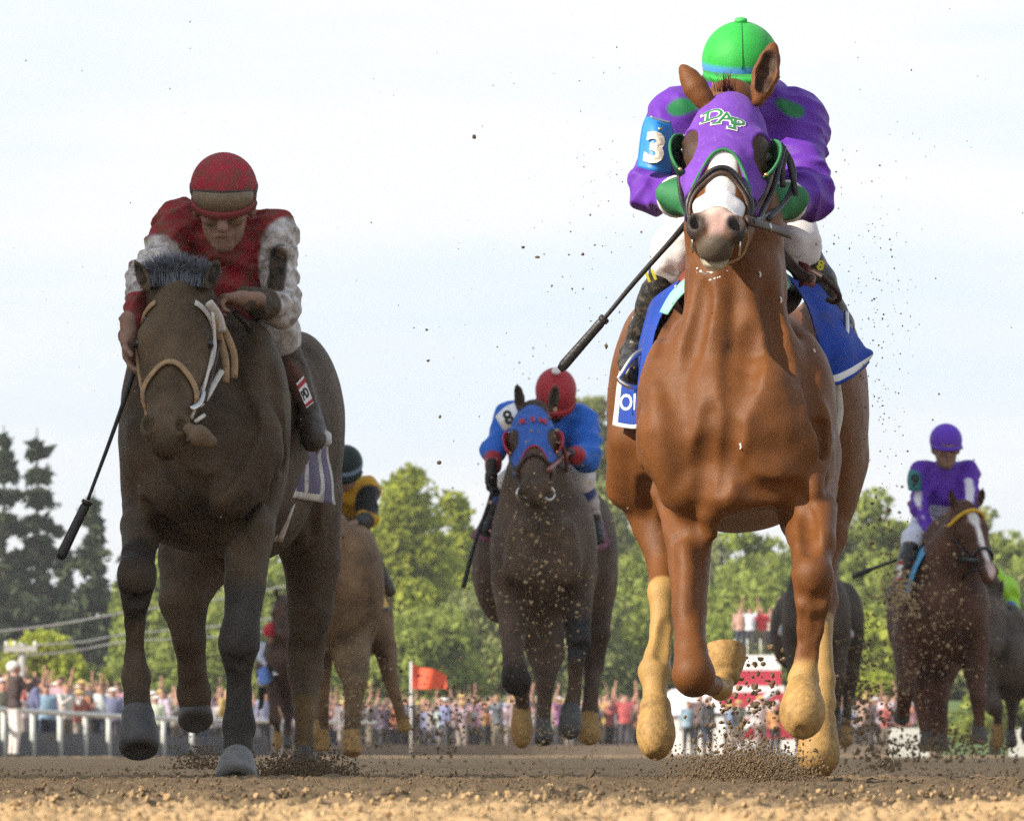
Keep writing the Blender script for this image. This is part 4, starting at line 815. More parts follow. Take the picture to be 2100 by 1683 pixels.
# chestnut: nose tape and bridle
def nose_patch(sp, v0, v1, ang, m_, parent, nm='nose_tape', lift=.004):
    vs, fs = [], []; n, m2 = 15, 8
    for i in range(n):
        for j in range(m2):
            a = -ang+2*ang*i/(n-1); e = .012*math.cos(math.radians(a))-.012; vs.append(rounds(sp, a, v0-.03*math.cos(math.radians(a))+.03+(v1-v0+e)*j/(m2-1), lift+.0008*math.sin(i*2.1+j)))
    for i in range(n-1):
        for j in range(m2-1): fs.append((i*m2+j, i*m2+j+1, (i+1)*m2+j+1, (i+1)*m2+j))
    o = obj(nm, mesh_np(nm, np.array([tuple(a) for a in vs]), fs), MT[m_], parent); md = o.modifiers.new('t', 'SOLIDIFY'); md.thickness = .003; return o
HC = chestnut['H']
br = empty('bridle', Vector(HC(0, .35, 0)), 'black bridle with thick rolled noseband on the leading chestnut', 'bridle', 'bridles')
tp = nose_patch(chestnut, .40, .475, 66, 'white_cloth', br)
nb = ring(chestnut, .325, -120, 120, .011, 27, .10); strap('noseband', nb, .0085, 'black_leather', br, flat=1, smooth=2)
nb = ring(chestnut, .342, -120, 120, .006, 27, .10); strap('noseband_lining', nb, .007, 'brown_leather', br, flat=1, smooth=2)
for q in (-1, 1):
    strap('cheek_strap', [rounds(chestnut, q*112, v, .012) for v in (.04, .16, .26, .36, .43, .485)], .008, 'black_leather', br)
    strap('mouth_strap', [rounds(chestnut, q*a, v, .010) for a, v in ((112, .40), (100, .46), (96, .52))], .007, 'black_leather', br)
    c = rounds(chestnut, q*100, .525, .016); obj('bit_ring', tube([c+Vector((0, math.cos(a)*.028, math.sin(a)*.028)) for a in np.linspace(0, 6.28, 20)], .0045, 6, smooth=0), MT['metal'], br)
tag(obj('throat_strap', tube([PV(1420, 500, 19.75), PV(1440, 530, 19.78), PV(1480, 542, 19.8), PV(1520, 525, 19.8), PV(1533, 490, 19.78), PV(1528, 465, 19.72)], .005, 6), MT['tan_leather'], br))
obj('bit_strap', tube([PV(1532, 452, 19.7), PV(1560, 460, 19.78), PV(1590, 470, 19.9), PV(1618, 480, 20.0)], .017, 8, flat=.45, up=(0, -1, .2)), MT['brown_leather'], br)
obj('buckle', tube([PV(1579, 458, 19.84), PV(1581, 475, 19.84)], .005, 6, smooth=0), MT['metal'], br)
for a in ([(1608, 300, 20.1), (1598, 340, 20.05), (1586, 385, 20.0), (1570, 420, 19.95), (1556, 452, 19.85)], [(1600, 296, 20.1), (1622, 330, 20.15), (1628, 370, 20.15), (1612, 410, 20.1), (1575, 450, 19.95)], [(1612, 310, 20.12), (1604, 350, 20.1), (1606, 385, 20.1)], [(1616, 320, 20.13), (1630, 385, 20.13), (1632, 402, 20.13)],
          [(1392, 340, 20.0), (1396, 390, 19.95), (1404, 425, 19.9), (1418, 455, 19.8)], [(1404, 365, 20.0), (1410, 410, 19.92), (1424, 440, 19.8)]):
    obj('rein', tube([PV(*p) for p in a], .0085, 8, flat=.5), MT['black_leather'], br)
obj('rein', tube([PV(1545, 455, 19.72), PV(1580, 440, 20.1), PV(1600, 425, 20.4)], .009, 8, flat=.5), MT['black_leather'], br)
obj('rein', tube([PV(1416, 448, 19.72), PV(1412, 430, 20.1), PV(1408, 415, 20.4)], .009, 8, flat=.5), MT['black_leather'], br)
obj('foam_fleck', lathe(PV(1386, 590, 20.1), (0, 0, 1), [(0, .001), (.004, .005), (.008, .001)], 6), MT['letter_white'], br)
# foam and mouth froth
mk('froth', (.75, .72, .66), rough=.5, var=.1)
S = Sculpt(np.array(HC(0, .58, -.14))-.12, np.array(HC(0, .58, -.14))+.12, .005)
for k in range(16):
    a = random.uniform(-1, 1); S.ell(HC(a*.045, .585+random.uniform(-.01, .012), -.135-.02*(1-a*a)+random.uniform(-.012, .012)), np.array((.005, .005, .005))*random.uniform(.7, 1.4), .005)
obj('froth', S.mesh('froth'), MT['froth'], br)
fl_ = chestnut['bvh']
for (px, py) in ((1557, 560), (1600, 612), (1668, 718), (1517, 912)):
    o_ = Vector((0, 0, CAMH)); h = fl_.ray_cast(o_, (PV(px, py, 20)-o_).normalized())
    if h[0] is not None: obj('foam_fleck', tube([h[0]+Vector((0, -.002, .004)), h[0]+Vector((.004, -.003, -.004)), h[0]+Vector((.002, -.002, -.013))], .0032, 6, smooth=2), MT['froth'], br)
# forelock wisp
tf = []
for k in range(46):
    bx_, ln = random.gauss(0, 9), random.gauss(0, 1); h_ = random.uniform(14, 46); tf.append(tube([PV(1487+bx_, 188, 20.2), PV(1486+bx_+ln*3, 186-h_*.5, 20.16), PV(1484+bx_*1.3+ln*9, 186-h_, 20.13)], .0017, 4, taper=[(0, 1), (1, .1)], smooth=2))
mk('hair_red', (.20, .07, .025), rough=.5, var=.3, vscale=60)
o = obj('forelock', join_mesh('forelock', tf), MT['hair_red'], chestnut['root'])
# dark bay: bristly mane tuft and pale bridle
mk('hair_grey', (.11, .125, .15), rough=.75, var=.5, vscale=50)
tf = []
for k in range(760):
    x = random.uniform(292, 438); c = 1-((x-362)/78)**2*.6; y0 = 582-10*c; L_ = random.uniform(22, 62)*c; tf.append(tube([PV(x, y0+14, 23.62+random.uniform(-.05, .14)), PV(x+random.gauss((x-362)*.06, 4), y0-L_*.5, 23.6), PV(x+random.gauss((x-362)*.18, 8), y0-L_, 23.6+random.uniform(-.05, .12))], .003, 4, smooth=2, taper=[(0, 1), (.6, .8), (1, .08)]))
obj('forelock', join_mesh('forelock', tf), MT['hair_grey'], dark['root'])
HD = dark['H']; bd = empty('bridle', Vector(HD(0, .35, 0)), 'muddy tan bridle with a broad noseband on the dark bay', 'bridle', 'bridles')
strap('noseband', ring(dark, .31, -105, 105, .010, 25, .09), .014, 'tan_leather', bd, dark, .33, .35)
strap('browband', ring(dark, .075, -100, -38, .009, 11, .02), .013, 'tan_leather', bd, dark, .08, .35); strap('browband', ring(dark, .075, 38, 100, .009, 11, .02), .013, 'pale_strap', bd, dark, .08, .35)
for q in (-1, 1):
    strap('cheek_strap', [rounds(dark, q*104, v, .010) for v in (.07, .16, .24, .32, .40, .45)], .008, 'pale_strap' if q > 0 else 'tan_leather', bd)
    c = rounds(dark, q*100, .50, .014); obj('bit_ring', tube([c+Vector((0, math.cos(a)*.032, math.sin(a)*.032)) for a in np.linspace(0, 6.28, 20)], .006, 6, smooth=0), MT['metal'], bd)
for a, m_, w_ in (([(440, 655, 23.55), (452, 700, 23.6), (462, 740, 23.6), (462, 785, 23.58)], 'tan_leather', .014), ([(446, 650, 23.6), (478, 720, 23.62), (480, 775, 23.6)], 'tan_leather', .013), ([(428, 620, 23.5), (448, 650, 23.55), (455, 680, 23.58)], 'pale_strap', .016), ([(436, 640, 23.5), (440, 690, 23.5), (432, 740, 23.45), (420, 790, 23.4), (412, 815, 23.38)], 'pale_strap', .0055),
              ([(455, 760, 23.55), (440, 785, 23.48), (425, 812, 23.4), (408, 832, 23.35)], 'pale_strap', .011), ([(392, 838, 23.3), (410, 826, 23.34), (418, 800, 23.4)], 'metal', .010), ([(400, 865, 23.3), (420, 850, 23.35)], 'pale_strap', .007)):
    obj('strap', tube([PV(*p) for p in a], w_, 8, flat=.4, up=(0, -1, 0)), MT[m_], bd)
obj('rein', tube([PV(480, 640, 23.75), PV(505, 665, 23.85), PV(520, 695, 23.95), PV(545, 745, 24.05), PV(572, 790, 24.1), PV(584, 806, 24.1)], .010, 8, flat=.45), MT['black_leather'], bd)
obj('rein', tube([PV(418, 825, 23.36), PV(445, 720, 23.55), PV(465, 640, 23.72)], .009, 8, flat=.45), MT['brown_leather'], bd)
# hanging tongue of the dark bay
lo, hi = bound([P(385, 880, 23.1), P(445, 925, 23.3)], .05); S = Sculpt(lo, hi, .005)
S.chain([P(388, 880, 23.2), P(408, 893, 23.14), P(432, 905, 23.14)], [.022, .03, .022], .02, sc=(1, .6, 1)); S.cone(P(398, 882, 23.1), P(430, 900, 23.08), .006, .006, .01, '-')
mk('tongue', (.13, .085, .045), rough=.6, var=.2, mud=.25, mudcol=(.15, .1, .06)); obj('tongue', S.mesh('tongue'), MT['tongue'], dark['root'])
# blue horse, brown horse bridles
HB = blue['H']; bb = empty('bridle', Vector(HB(0, .35, 0)), 'dark bridle with steel bit on the blue hooded horse', 'bridle', 'bridles')
strap('noseband', ring(blue, .345, -110, 110, .01, 21, .06), .013, 'brown_leather', bb, flat=1)
for q in (-1, 1):
    strap('cheek_strap', [rounds(blue, q*110, v, .014) for v in (.1, .25, .38, .5)], .011, 'black_leather', bb)
    c = rounds(blue, q*100, .525, .02); obj('bit_ring', tube([c+Vector((math.cos(a)*.03, math.cos(a)*.02, math.sin(a)*.036)) for a in np.linspace(0, 6.28, 16)], .008, 6, smooth=0), MT['metal'], bb)
obj('rein', tube([PV(1124, 965, 37.3), PV(1145, 945, 37.8), PV(1165, 930, 38.2)], .014, 6), MT['red_leather'], bb); obj('rein', tube([PV(1150, 905, 37.8), PV(1160, 935, 37.9), PV(1162, 965, 38.0)], .012, 6), MT['red_leather'], bb)
HP = purple['H']; bp_ = empty('bridle', Vector(HP(0, .35, 0)), 'black bridle with yellow browband on the brown horse', 'bridle', 'bridles')
strap('browband', ring(purple, .07, -100, 100, .012, 21, .03), .014, 'yellow_cloth', bp_, flat=1); strap('noseband', ring(purple, .36, -110, 110, .01, 21, .05), .012, 'black_leather', bp_, flat=1)
for q in (-1, 1): strap('cheek_strap', [rounds(purple, q*105, v, .012) for v in (.08, .25, .38, .48)], .011, 'black_leather', bp_)
obj('rein', tube([PV(2005, 1150, 48.6), PV(1960, 1142, 49.0), PV(1915, 1125, 49.4)], .02, 6), MT['black_leather'], bp_); obj('rein', tube([PV(2010, 1165, 48.6), PV(1975, 1185, 49.0), PV(1990, 1240, 49.0)], .012, 6), MT['black_leather'], bp_)
# ---- cloths and saddles
def sheet(nm, rows, m_, parent, sub=5, thick=.004, colf=None, wave=0):
    """cloth through a grid of (px, py, d) points"""
    Rw = [catmull([PV(*p) for p in r], sub) for r in rows]; n = len(Rw[0]); cols = [catmull([r[i] for r in Rw], sub) for i in range(n)]; m2 = len(cols[0]); vs = []
    for i in range(n):
        for j in range(m2):
            p = cols[i][j].copy(); 
            if wave: p.y += wave*math.sin(i*.9+j*.5); p.x += wave*.6*math.sin(j*.8+i*.3)
            vs.append(tuple(p))
    fs = [(i*m2+j, (i+1)*m2+j, (i+1)*m2+j+1, i*m2+j+1) for i in range(n-1) for j in range(m2-1)]
    me = mesh_np(nm, np.array(vs), fs)
    o = obj(nm, me, [MT[x] for x in m_] if isinstance(m_, (list, tuple)) else MT[m_], parent)
    if colf:
        for i in range(n-1):
            for j in range(m2-1): me.polygons[i*(m2-1)+j].material_index = colf((i+.5)/(n-1), (j+.5)/(m2-1))
    md = o.modifiers.new('t', 'SOLIDIFY'); md.thickness = thick; return o
def whip(label, pts, r, taper, parent=None, flap=None):
    o = empty('riding_whip', PV(*pts[0]), label, 'whip', 'jockeys\' whips'); obj('shaft', tube([PV(*p) for p in pts], r, 8, smooth=6, taper=taper), MT['grip'], o)
    if flap:
        a, b = PV(*flap[0]), PV(*flap[1]); obj('flap', tube([a, (a+b)/2, b], flap[2], 8, flat=.45, up=(0, -1, .3), taper=[(0, .8), (.1, 1.05), (.2, 1), (.9, 1.15), (1, .8)]), MT['black_leather'], o)
        obj('ferrule', tube([a-(b-a)*.03, a+(b-a)*.03], flap[2]*1.15, 8, smooth=0), MT['goggle_frame'], o)
    return o
sd = empty('saddle', PV(1510, 560, 21.0), 'royal blue saddle cloth, saddle and stirrups on the leading chestnut', 'saddle', 'saddles and cloths')
CL = lambda i, j: 1 if (j > .86 or i < .16) else 0
sheet('saddle_cloth', [[(1300, 650, 21.35), (1325, 640, 21.05), (1345, 610, 20.85), (1395, 575, 20.78)], [(1272, 760, 21.5), (1300, 760, 21.1), (1318, 740, 20.85), (1345, 680, 20.72)], [(1262, 840, 21.5), (1290, 845, 21.1), (1310, 840, 20.85), (1330, 800, 20.7)], [(1258, 872, 21.5), (1290, 878, 21.1), (1312, 876, 20.85), (1330, 850, 20.7)]], ['royal_blue', 'letter_white'], sd, colf=CL)
RB = [[(1600, 560, 20.78), (1640, 580, 20.85), (1680, 585, 20.95), (1700, 605, 21.1)], [(1640, 600, 20.74), (1672, 640, 20.8), (1712, 650, 20.88), (1738, 660, 21.05)], [(1668, 670, 20.72), (1690, 700, 20.74), (1735, 705, 20.8), (1768, 708, 20.98)], [(1690, 735, 20.72), (1700, 765, 20.72), (1742, 750, 20.76), (1787, 722, 20.92)], [(1697, 752, 20.72), (1708, 787, 20.72), (1748, 770, 20.77), (1780, 742, 20.95)]]
sheet('saddle_cloth', RB, ['royal_blue', 'letter_white', 'royal_blue'], sd, 6, colf=lambda i, j: 1 if (.80 < j < .93 and i > .15) else 0, wave=.004)
obj('cloth_binding', tube([PV(*p)+Vector((0, -.004, 0)) for p in RB[-1]], .006, 6), MT['royal_blue'], sd)
sheet('under_cloth', [[(1690, 752, 20.8), (1720, 770, 20.86), (1765, 745, 20.98)], [(1700, 775, 20.8), (1735, 782, 20.86), (1778, 752, 20.98)]], 'tan_leather', sd, 4)
sheet('pad', [[(1405, 570, 20.74), (1375, 600, 20.74), (1352, 640, 20.76)], [(1412, 590, 20.68), (1388, 615, 20.68), (1368, 645, 20.7)]], 'turquoise', sd, 4)
sheet('pad', [[(1598, 545, 20.74), (1612, 562, 20.72), (1622, 585, 20.72)], [(1590, 560, 20.66), (1602, 576, 20.66), (1612, 596, 20.66)]], 'turquoise', sd, 4)
sheet('saddle_flap', [[(1410, 540, 20.9), (1385, 580, 20.86), (1350, 650, 20.95)], [(1420, 560, 20.76), (1395, 590, 20.76), (1362, 650, 20.84)]], 'red_leather', sd, 4)
sheet('saddle_flap', [[(1640, 535, 20.76), (1660, 545, 20.72), (1672, 570, 20.72)], [(1640, 590, 20.74), (1650, 585, 20.68), (1668, 590, 20.68)]], 'red_leather', sd, 4)
obj('breast_strap', tube([PV(1600, 515, 20.72), PV(1620, 540, 20.72), PV(1640, 560, 20.7), PV(1665, 575, 20.68)], .016, 8, flat=.4), MT['brown_leather'], sd)
obj('rein_loop', tube([PV(1665, 555, 20.66), PV(1690, 570, 20.62), PV(1715, 595, 20.62), PV(1722, 612, 20.64), PV(1710, 620, 20.66), PV(1695, 612, 20.66)], .008, 8), MT['brown_leather'], sd)
S = Sculpt(P(1340, 720, 20.6), P(1680, 470, 21.6), .01); S.ell(P(1508, 605, 21.02), (M(138, 21), .3, M(66, 21)), .03); S.ell(P(1508, 545, 20.82), (M(70, 21), .07, M(32, 21)), .05); obj('saddle_seat', S.mesh('saddle_seat'), MT['brown_leather'], sd)
for k, x in enumerate((0, 17)): obj('girth', tube([PV(1700+x, 785, 20.88+.05*k), PV(1706+x, 840, 20.9+.05*k), PV(1700+x, 880, 20.9+.05*k), PV(1690+x, 930, 20.9+.05*k)], .012, 8, flat=.3, up=(.5, -1, 0)), MT['pale_strap'], sd)
for pts in ([(1328, 715, 20.9), (1300, 730, 20.88), (1278, 762, 20.87), (1270, 778, 20.87), (1290, 792, 20.86), (1316, 796, 20.88)], [(1735, 640, 20.95), (1736, 680, 20.9), (1730, 710, 20.88)]): obj('stirrup', tube([PV(*p) for p in pts], .0085, 8), MT['metal'], sd)
t_ = letters('OM', .07, .001, .001); place(t_, PV(1301, 826, 20.93), Vector((.72, -.7, 0)), (0, 0, 1), None, .008); 
obj('lettering', t_, MT['letter_white'], sd)
whip('long black whip held low by the purple and green jockey', [(1416, 448, 20.3), (1380, 490, 20.4), (1300, 580, 20.5), (1240, 652, 20.55), (1190, 705, 20.6)], .0085, [(0, 1.3), (.3, 1), (.8, .75), (1, .8)], flap=((1238, 655, 20.55), (1148, 758, 20.62), .0145))
jr_ = jc['root']
def glove(jk_, sd_, f, n, side, m_, s_, cuffcol=None, res=.005, parent=None, curl=(60, 70, 50)):
    w = P(*jk_['wr'+sd_][:3]); e = P(*jk_['el'+sd_][:3]); d_ = (e-w)/np.linalg.norm(e-w); lo, hi = bound([w], .17); S = Sculpt(lo, hi, res)
    S.cone(w+d_*.075, w, .05*s_, .042*s_, .02); sculpt_hand(S, w, f, n, side, s_*1.18, curl); o = obj('glove', S.mesh('glove'), MT[m_], parent)
    if cuffcol:
        c = w+d_*.078; a = Vector(d_).orthogonal().normalized(); b = Vector(d_).cross(a); obj('cuff', tube([Vector(c)+(a*math.cos(t_)+b*math.sin(t_))*.052*s_ for t_ in np.linspace(0, 6.28, 20)], .006, 6, smooth=0), MT[cuffcol], o)
glove(jc, 'L', (.75, -.45, -.25), (.4, .6, -.6), -1, 'green_cloth', 1.15, 'letter_white', parent=jr_); glove(jc, 'R', (-.75, -.45, -.25), (-.4, .6, -.6), 1, 'green_cloth', 1.15, 'letter_white', parent=jr_)
# helmet seam and button
Hf, Rf = jc['Hf'], jc['Rf']; hc = Vector(Hf(0, -.012, .035)); up_, fw_ = Vector(Rf[:, 2]), Vector(Rf[:, 1]); hr = .1195
mk('helmet_seam', (.02, .26, .05), rough=.7)
obj('seam', tube([hc+up_*math.sin(a)*hr*1.02+fw_*math.cos(a)*hr*1.165 for a in np.linspace(-.05, 1.57, 14)], .0016, 6, smooth=0), MT['helmet_seam'], jc['hm'])
obj('button', lathe(hc+up_*hr*1.01, up_, [(0, .019), (.008, .019), (.012, .012)], 14), MT['green_button'] if 'green_button' in MT else mk('green_button', (.05, .45, .09), rough=.6), jc['hm'])
# arm number of the leader: blue holder with 3
ab = empty('number_armband', PV(1345, 300, 20.5), 'blue armband with a white 3 on the purple jockey\'s arm', 'armband', 'numbered armbands')
ax_ = [[(1326, 240, 20.56), (1345, 243, 20.54), (1374, 252, 20.56)], [(1318, 262, 20.54), (1348, 262, 20.50), (1380, 275, 20.54)], [(1312, 305, 20.52), (1346, 305, 20.47), (1379, 315, 20.52)], [(1308, 343, 20.5), (1342, 352, 20.46), (1376, 358, 20.5)]]
so_ = sheet('holder', ax_, 'armband_blue', ab, 5, .004); bvA = bvh_of(so_.data)
t_ = letters('3', .125, .0015, .006); place(t_, PV(1343, 305, 20.45), (1, 0, -.14), (.08, 0, 1), None, 0, sx=1.05)
v_ = verts(t_); c3 = PV(1344, 305, 20.46); py_ = HZ-(v_[:, 2]-CAMH)*FPX/20.46; v_[:, 1] = 20.446+np.clip((345-py_)/75, -.3, 1.4)*.036+15*(v_[:, 0]-c3.x)**2+(v_[:, 1]-20.45); t_.vertices.foreach_set('co', v_.ravel()); t_.update()
obj('number', t_, MT['cream'], ab)
obj('safety_pin', tube([PV(1335, 240, 20.5), PV(1352, 246, 20.5), PV(1374, 251, 20.5)], .0035, 6), MT['metal'], ab); obj('stud', lathe(PV(1353, 265, 20.49), (0, -1, 0), [(0, .006), (.004, .004)], 8), MT['brass'], ab)
# yellow figure marks on the boots
for tx, p, rt in (('11', PV(1335, 567, 20.885), (.9, .2, .35)), ('8', PV(1683, 545, 20.9), (.9, 0, -.25))):
    t_ = letters(tx, .042, .001, .002); place(t_, p, rt, (-.35, 0, .9) if tx == '11' else (-.2, 0, .9), None, 0); obj('boot_mark', t_, MT['yellow_print'], jr_)
# dark bay saddle, cloth, whip, patch
sd = empty('saddle', PV(520, 740, 24.5), 'muddy saddle and striped cloth on the dark bay', 'saddle', 'saddles and cloths')
mk('stripe_cloth', (.10, .085, .16), rough=.8, var=.3, vscale=8, mud=.3, mudcol=(.2, .16, .11), mscale=16)
sheet('saddle_cloth', [[(585, 700, 24.6), (600, 720, 24.85), (640, 780, 25.1)], [(600, 860, 24.4), (628, 870, 24.6), (668, 890, 24.95)], [(600, 960, 24.35), (640, 965, 24.55), (676, 960, 24.95)], [(592, 1020, 24.35), (632, 1025, 24.55), (688, 1035, 24.95)]], ['stripe_cloth', 'pale_strap', 'white_cloth_mud'], sd, 6, colf=lambda i, j: 1 if (j > .88 and i < .7) else (2 if (int(i*11) % 3 == 1 and j > .45) else 0), wave=.006)
sheet('saddle_flap', [[(520, 690, 24.35), (560, 705, 24.35), (585, 730, 24.5)], [(540, 740, 24.3), (580, 790, 24.36), (612, 830, 24.45)], [(560, 770, 24.28), (598, 860, 24.36), (615, 880, 24.4)]], 'brown_leather', sd, 5)
obj('stirrup_leather', tube([PV(575, 725, 24.3), PV(590, 760, 24.28), PV(598, 800, 24.3), PV(602, 860, 24.35)], .016, 8, flat=.3, up=(.3, -1, 0)), MT['tan_leather'], sd)
obj('stirrup_leather', tube([PV(610, 860, 24.4), PV(606, 920, 24.4), PV(598, 1000, 24.45)], .012, 8, flat=.3, up=(.3, -1, 0)), MT['brown_leather'], sd)
for x in (0, 14): obj('girth', tube([PV(592+x, 1010, 24.45), PV(580+x, 1050, 24.4), PV(565+x*.6, 1110, 24.45)], .012, 8, flat=.3, up=(.5, -1, 0)), MT['pale_strap'], sd)
obj('stirrup', tube([PV(628, 860, 24.4), PV(622, 890, 24.38), PV(632, 918, 24.38), PV(655, 915, 24.4), PV(662, 895, 24.42)], .012, 8), MT['brown_leather'], sd)
obj('boot_toe_cover', lathe(PV(650, 885, 24.45), Vector((.5, -.3, -.5)), [(0, .03), (.04, .034), (.07, .012)], 12, squash=.7), MT['white_cloth_mud'], sd)
pt = empty('boot_patch', PV(630, 822, 24.5), 'white patch with red bars and black letters on the muddy boot', 'patch')
pc = [PV(614, 798, 24.54), PV(628, 782, 24.57), PV(649, 835, 24.62), PV(634, 847, 24.58)]
pc = [p+Vector((0, -.36, 0)) for p in pc]
def lerpq(c, u, v): return (c[0]*(1-u)+c[1]*u)*(1-v)+(c[3]*(1-u)+c[2]*u)*v
for nm, v0, v1, m_ in (('panel', 0, 1, 'letter_white'), ('bar', .08, .24, 'red_cloth'), ('bar', .86, .97, 'red_cloth')):
    off = Vector((0, -.002 if nm == 'bar' else 0, 0)); me = mesh_np(nm, np.array([tuple(lerpq(pc, u, v)+off) for u, v in ((0, v0), (1, v0), (1, v1), (0, v1))]), [(0, 1, 2, 3)], False); o_ = obj(nm, me, MT[m_], pt); md = o_.modifiers.new('t', 'SOLIDIFY'); md.thickness = .001
t_ = letters('PD', .052, .001, .001); place(t_, lerpq(pc, .5, .56)+Vector((0, -.004, 0)), pc[1]-pc[0], pc[0]-pc[3], None, 0, sx=.62); obj('lettering', t_, MT['black_print'], pt)
whip('black whip hanging from the red jockey\'s hand', [(280, 745, 23.62), (262, 800, 23.62), (225, 905, 23.62), (180, 1025, 23.62)], .0085, [(0, 1.2), (.5, .9), (1, .7)], flap=((178, 1030, 23.62), (122, 1146, 23.62), .0165))
obj('back_number', tube([PV(312, 520, 24.05), PV(320, 490, 24.1), PV(336, 450, 24.15)], .012, 8, flat=.4), MT['goggle_frame'], jd['root'])
# blue rider's number, pompom, whip, cloth
ab = empty('number_armband', PV(1040, 860, 38.4), 'white armband with a black 8 on the blue jockey\'s arm', 'armband', 'numbered armbands')
sheet('holder', [[(1016, 855, 38.42), (1035, 836, 38.42), (1055, 826, 38.45)], [(1024, 868, 38.36), (1042, 854, 38.34), (1062, 848, 38.38)], [(1034, 884, 38.36), (1052, 876, 38.34), (1070, 870, 38.38)]], 'letter_white', ab, 4)
t_ = letters('8', .11, .002, .003); place(t_, PV(1043, 857, 38.30), (.85, 0, .35), (-.3, 0, .95), None, 0); obj('number', t_, MT['black_print'], ab)
Hf, Rf = jb['Hf'], jb['Rf']; c = Vector(Hf(0, -.012, .035))+Vector(Rf[:, 2])*.135
obj('pompom', lathe(c-Vector(Rf[:, 2])*.01, Vector(Rf[:, 2]), [(i*.006, max(.001, .026*math.sin(math.pi*i/9))) for i in range(10)], 14), MT['letter_white'], jb['hm'])
whip('black whip held down by the blue jockey', [(1012, 1000, 38.2), (1000, 1040, 38.2), (972, 1120, 38.2), (950, 1205, 38.2)], .013, [(0, 1), (.6, .8), (1, 1.1)])
sd = empty('saddle', PV(1115, 980, 39.0), 'maroon saddle cloth on the blue hooded horse', 'saddle', 'saddles and cloths')
sheet('saddle_cloth', [[(1190, 1000, 38.8), (1205, 1005, 39.0), (1225, 1020, 39.3)], [(1205, 1070, 38.7), (1220, 1085, 38.9), (1240, 1080, 39.3)], [(1208, 1120, 38.7), (1228, 1130, 38.9), (1250, 1118, 39.3)]], 'maroon', sd, 4, wave=.008)
sheet('saddle_cloth', [[(1040, 1010, 38.8), (1025, 1015, 39.0), (1005, 1030, 39.3)], [(1020, 1060, 38.7), (1000, 1080, 38.9), (985, 1070, 39.3)], [(1012, 1115, 38.7), (985, 1108, 38.9), (962, 1102, 39.3)]], 'maroon', sd, 4, wave=.008)
# purple striped rider: number, whip, cloth
ab = empty('number_armband', PV(1876, 985, 49.7), 'teal armband with a black 9 on the striped jockey\'s arm', 'armband', 'numbered armbands')
sheet('holder', [[(1864, 966, 49.74), (1876, 964, 49.7), (1888, 972, 49.74)], [(1861, 985, 49.72), (1876, 985, 49.66), (1890, 988, 49.72)], [(1864, 1005, 49.72), (1876, 1007, 49.66), (1888, 1005, 49.72)]], 'teal', ab, 3)
t_ = letters('9', .12, .002, .005); place(t_, PV(1876, 986, 49.62), (1, 0, 0), (0, 0, 1), None, 0); obj('number', t_, MT['black_print'], ab)
whip('black whip sticking out left of the striped jockey\'s boot', [(1860, 1140, 49.6), (1800, 1162, 49.6), (1748, 1182, 49.6)], .016, [(0, .7), (.6, .8), (.65, 1.2), (1, 1.2)])
sd = empty('saddle', PV(1915, 1140, 50.0), 'blue saddle cloth on the brown horse with the blaze', 'saddle', 'saddles and cloths')
mk('sky_cloth', (.06, .28, .48), rough=.8, var=.15, mud=.15)
sheet('saddle_cloth', [[(1906, 1118, 49.2), (1892, 1122, 49.3), (1876, 1135, 49.7)], [(1880, 1165, 49.02), (1868, 1175, 49.1), (1854, 1185, 49.6)], [(1862, 1222, 48.95), (1852, 1230, 49.05), (1838, 1232, 49.6)]], 'sky_cloth', sd, 4)
t_ = letters('III', .05, .002, .003); 
for k, (v0, v1, m_) in enumerate(((1152, 1190, 'letter_white'), (1150, 1157, 'red_cloth'), (1184, 1191, 'red_cloth'))):
    me = mesh_np('panel', np.array([tuple(PV(x, y, 49.0-.004*(k > 0))) for x, y in ((1836+(1190-v0)*.16, v0), (1847+(1190-v0)*.16, v0), (1847+(1190-v1)*.16, v1), (1836+(1190-v1)*.16, v1))]), [(0, 1, 2, 3)], False); o_ = obj('boot_panel', me, MT[m_], jp['root']); md = o_.modifiers.new('t', 'SOLIDIFY'); md.thickness = .001
sd = empty('saddle', PV(700, 1110, 45.2), 'yellow and black saddle cloth on the dusty sorrel', 'saddle', 'saddles and cloths')
sheet('saddle_cloth', [[(716, 1095, 44.7), (735, 1115, 44.9), (752, 1140, 45.3)], [(760, 1180, 44.6), (772, 1200, 44.8), (782, 1210, 45.3)], [(762, 1250, 44.6), (782, 1255, 44.8), (800, 1250, 45.3)]], ['yellow_cloth', 'black_print'], sd, 4, colf=lambda i, j: 1 if j > .88 else 0)
obj('breast_strap', tube([PV(712, 1085, 44.4), PV(735, 1110, 44.5), PV(752, 1140, 44.6), PV(760, 1165, 44.7)], .02, 6), MT['yellow_cloth'], sd)
sd = empty('saddle', PV(570, 1370, 84), 'blue and white saddle cloth on the outrider pony', 'saddle', 'saddles and cloths')
mk('outrider_cloth', (.16, .28, .62), rough=.8); sheet('saddle_cloth', [[(528, 1375, 83.3), (545, 1365, 83.4), (580, 1368, 83.6)], [(530, 1400, 83.1), (548, 1402, 83.2), (566, 1385, 83.5)]], 'outrider_cloth', sd, 4)
sheet('white_pad', [[(560, 1368, 83.4), (580, 1362, 83.45), (604, 1362, 83.6)], [(560, 1385, 83.2), (580, 1380, 83.3), (604, 1376, 83.5)]], 'letter_white', sd, 4)
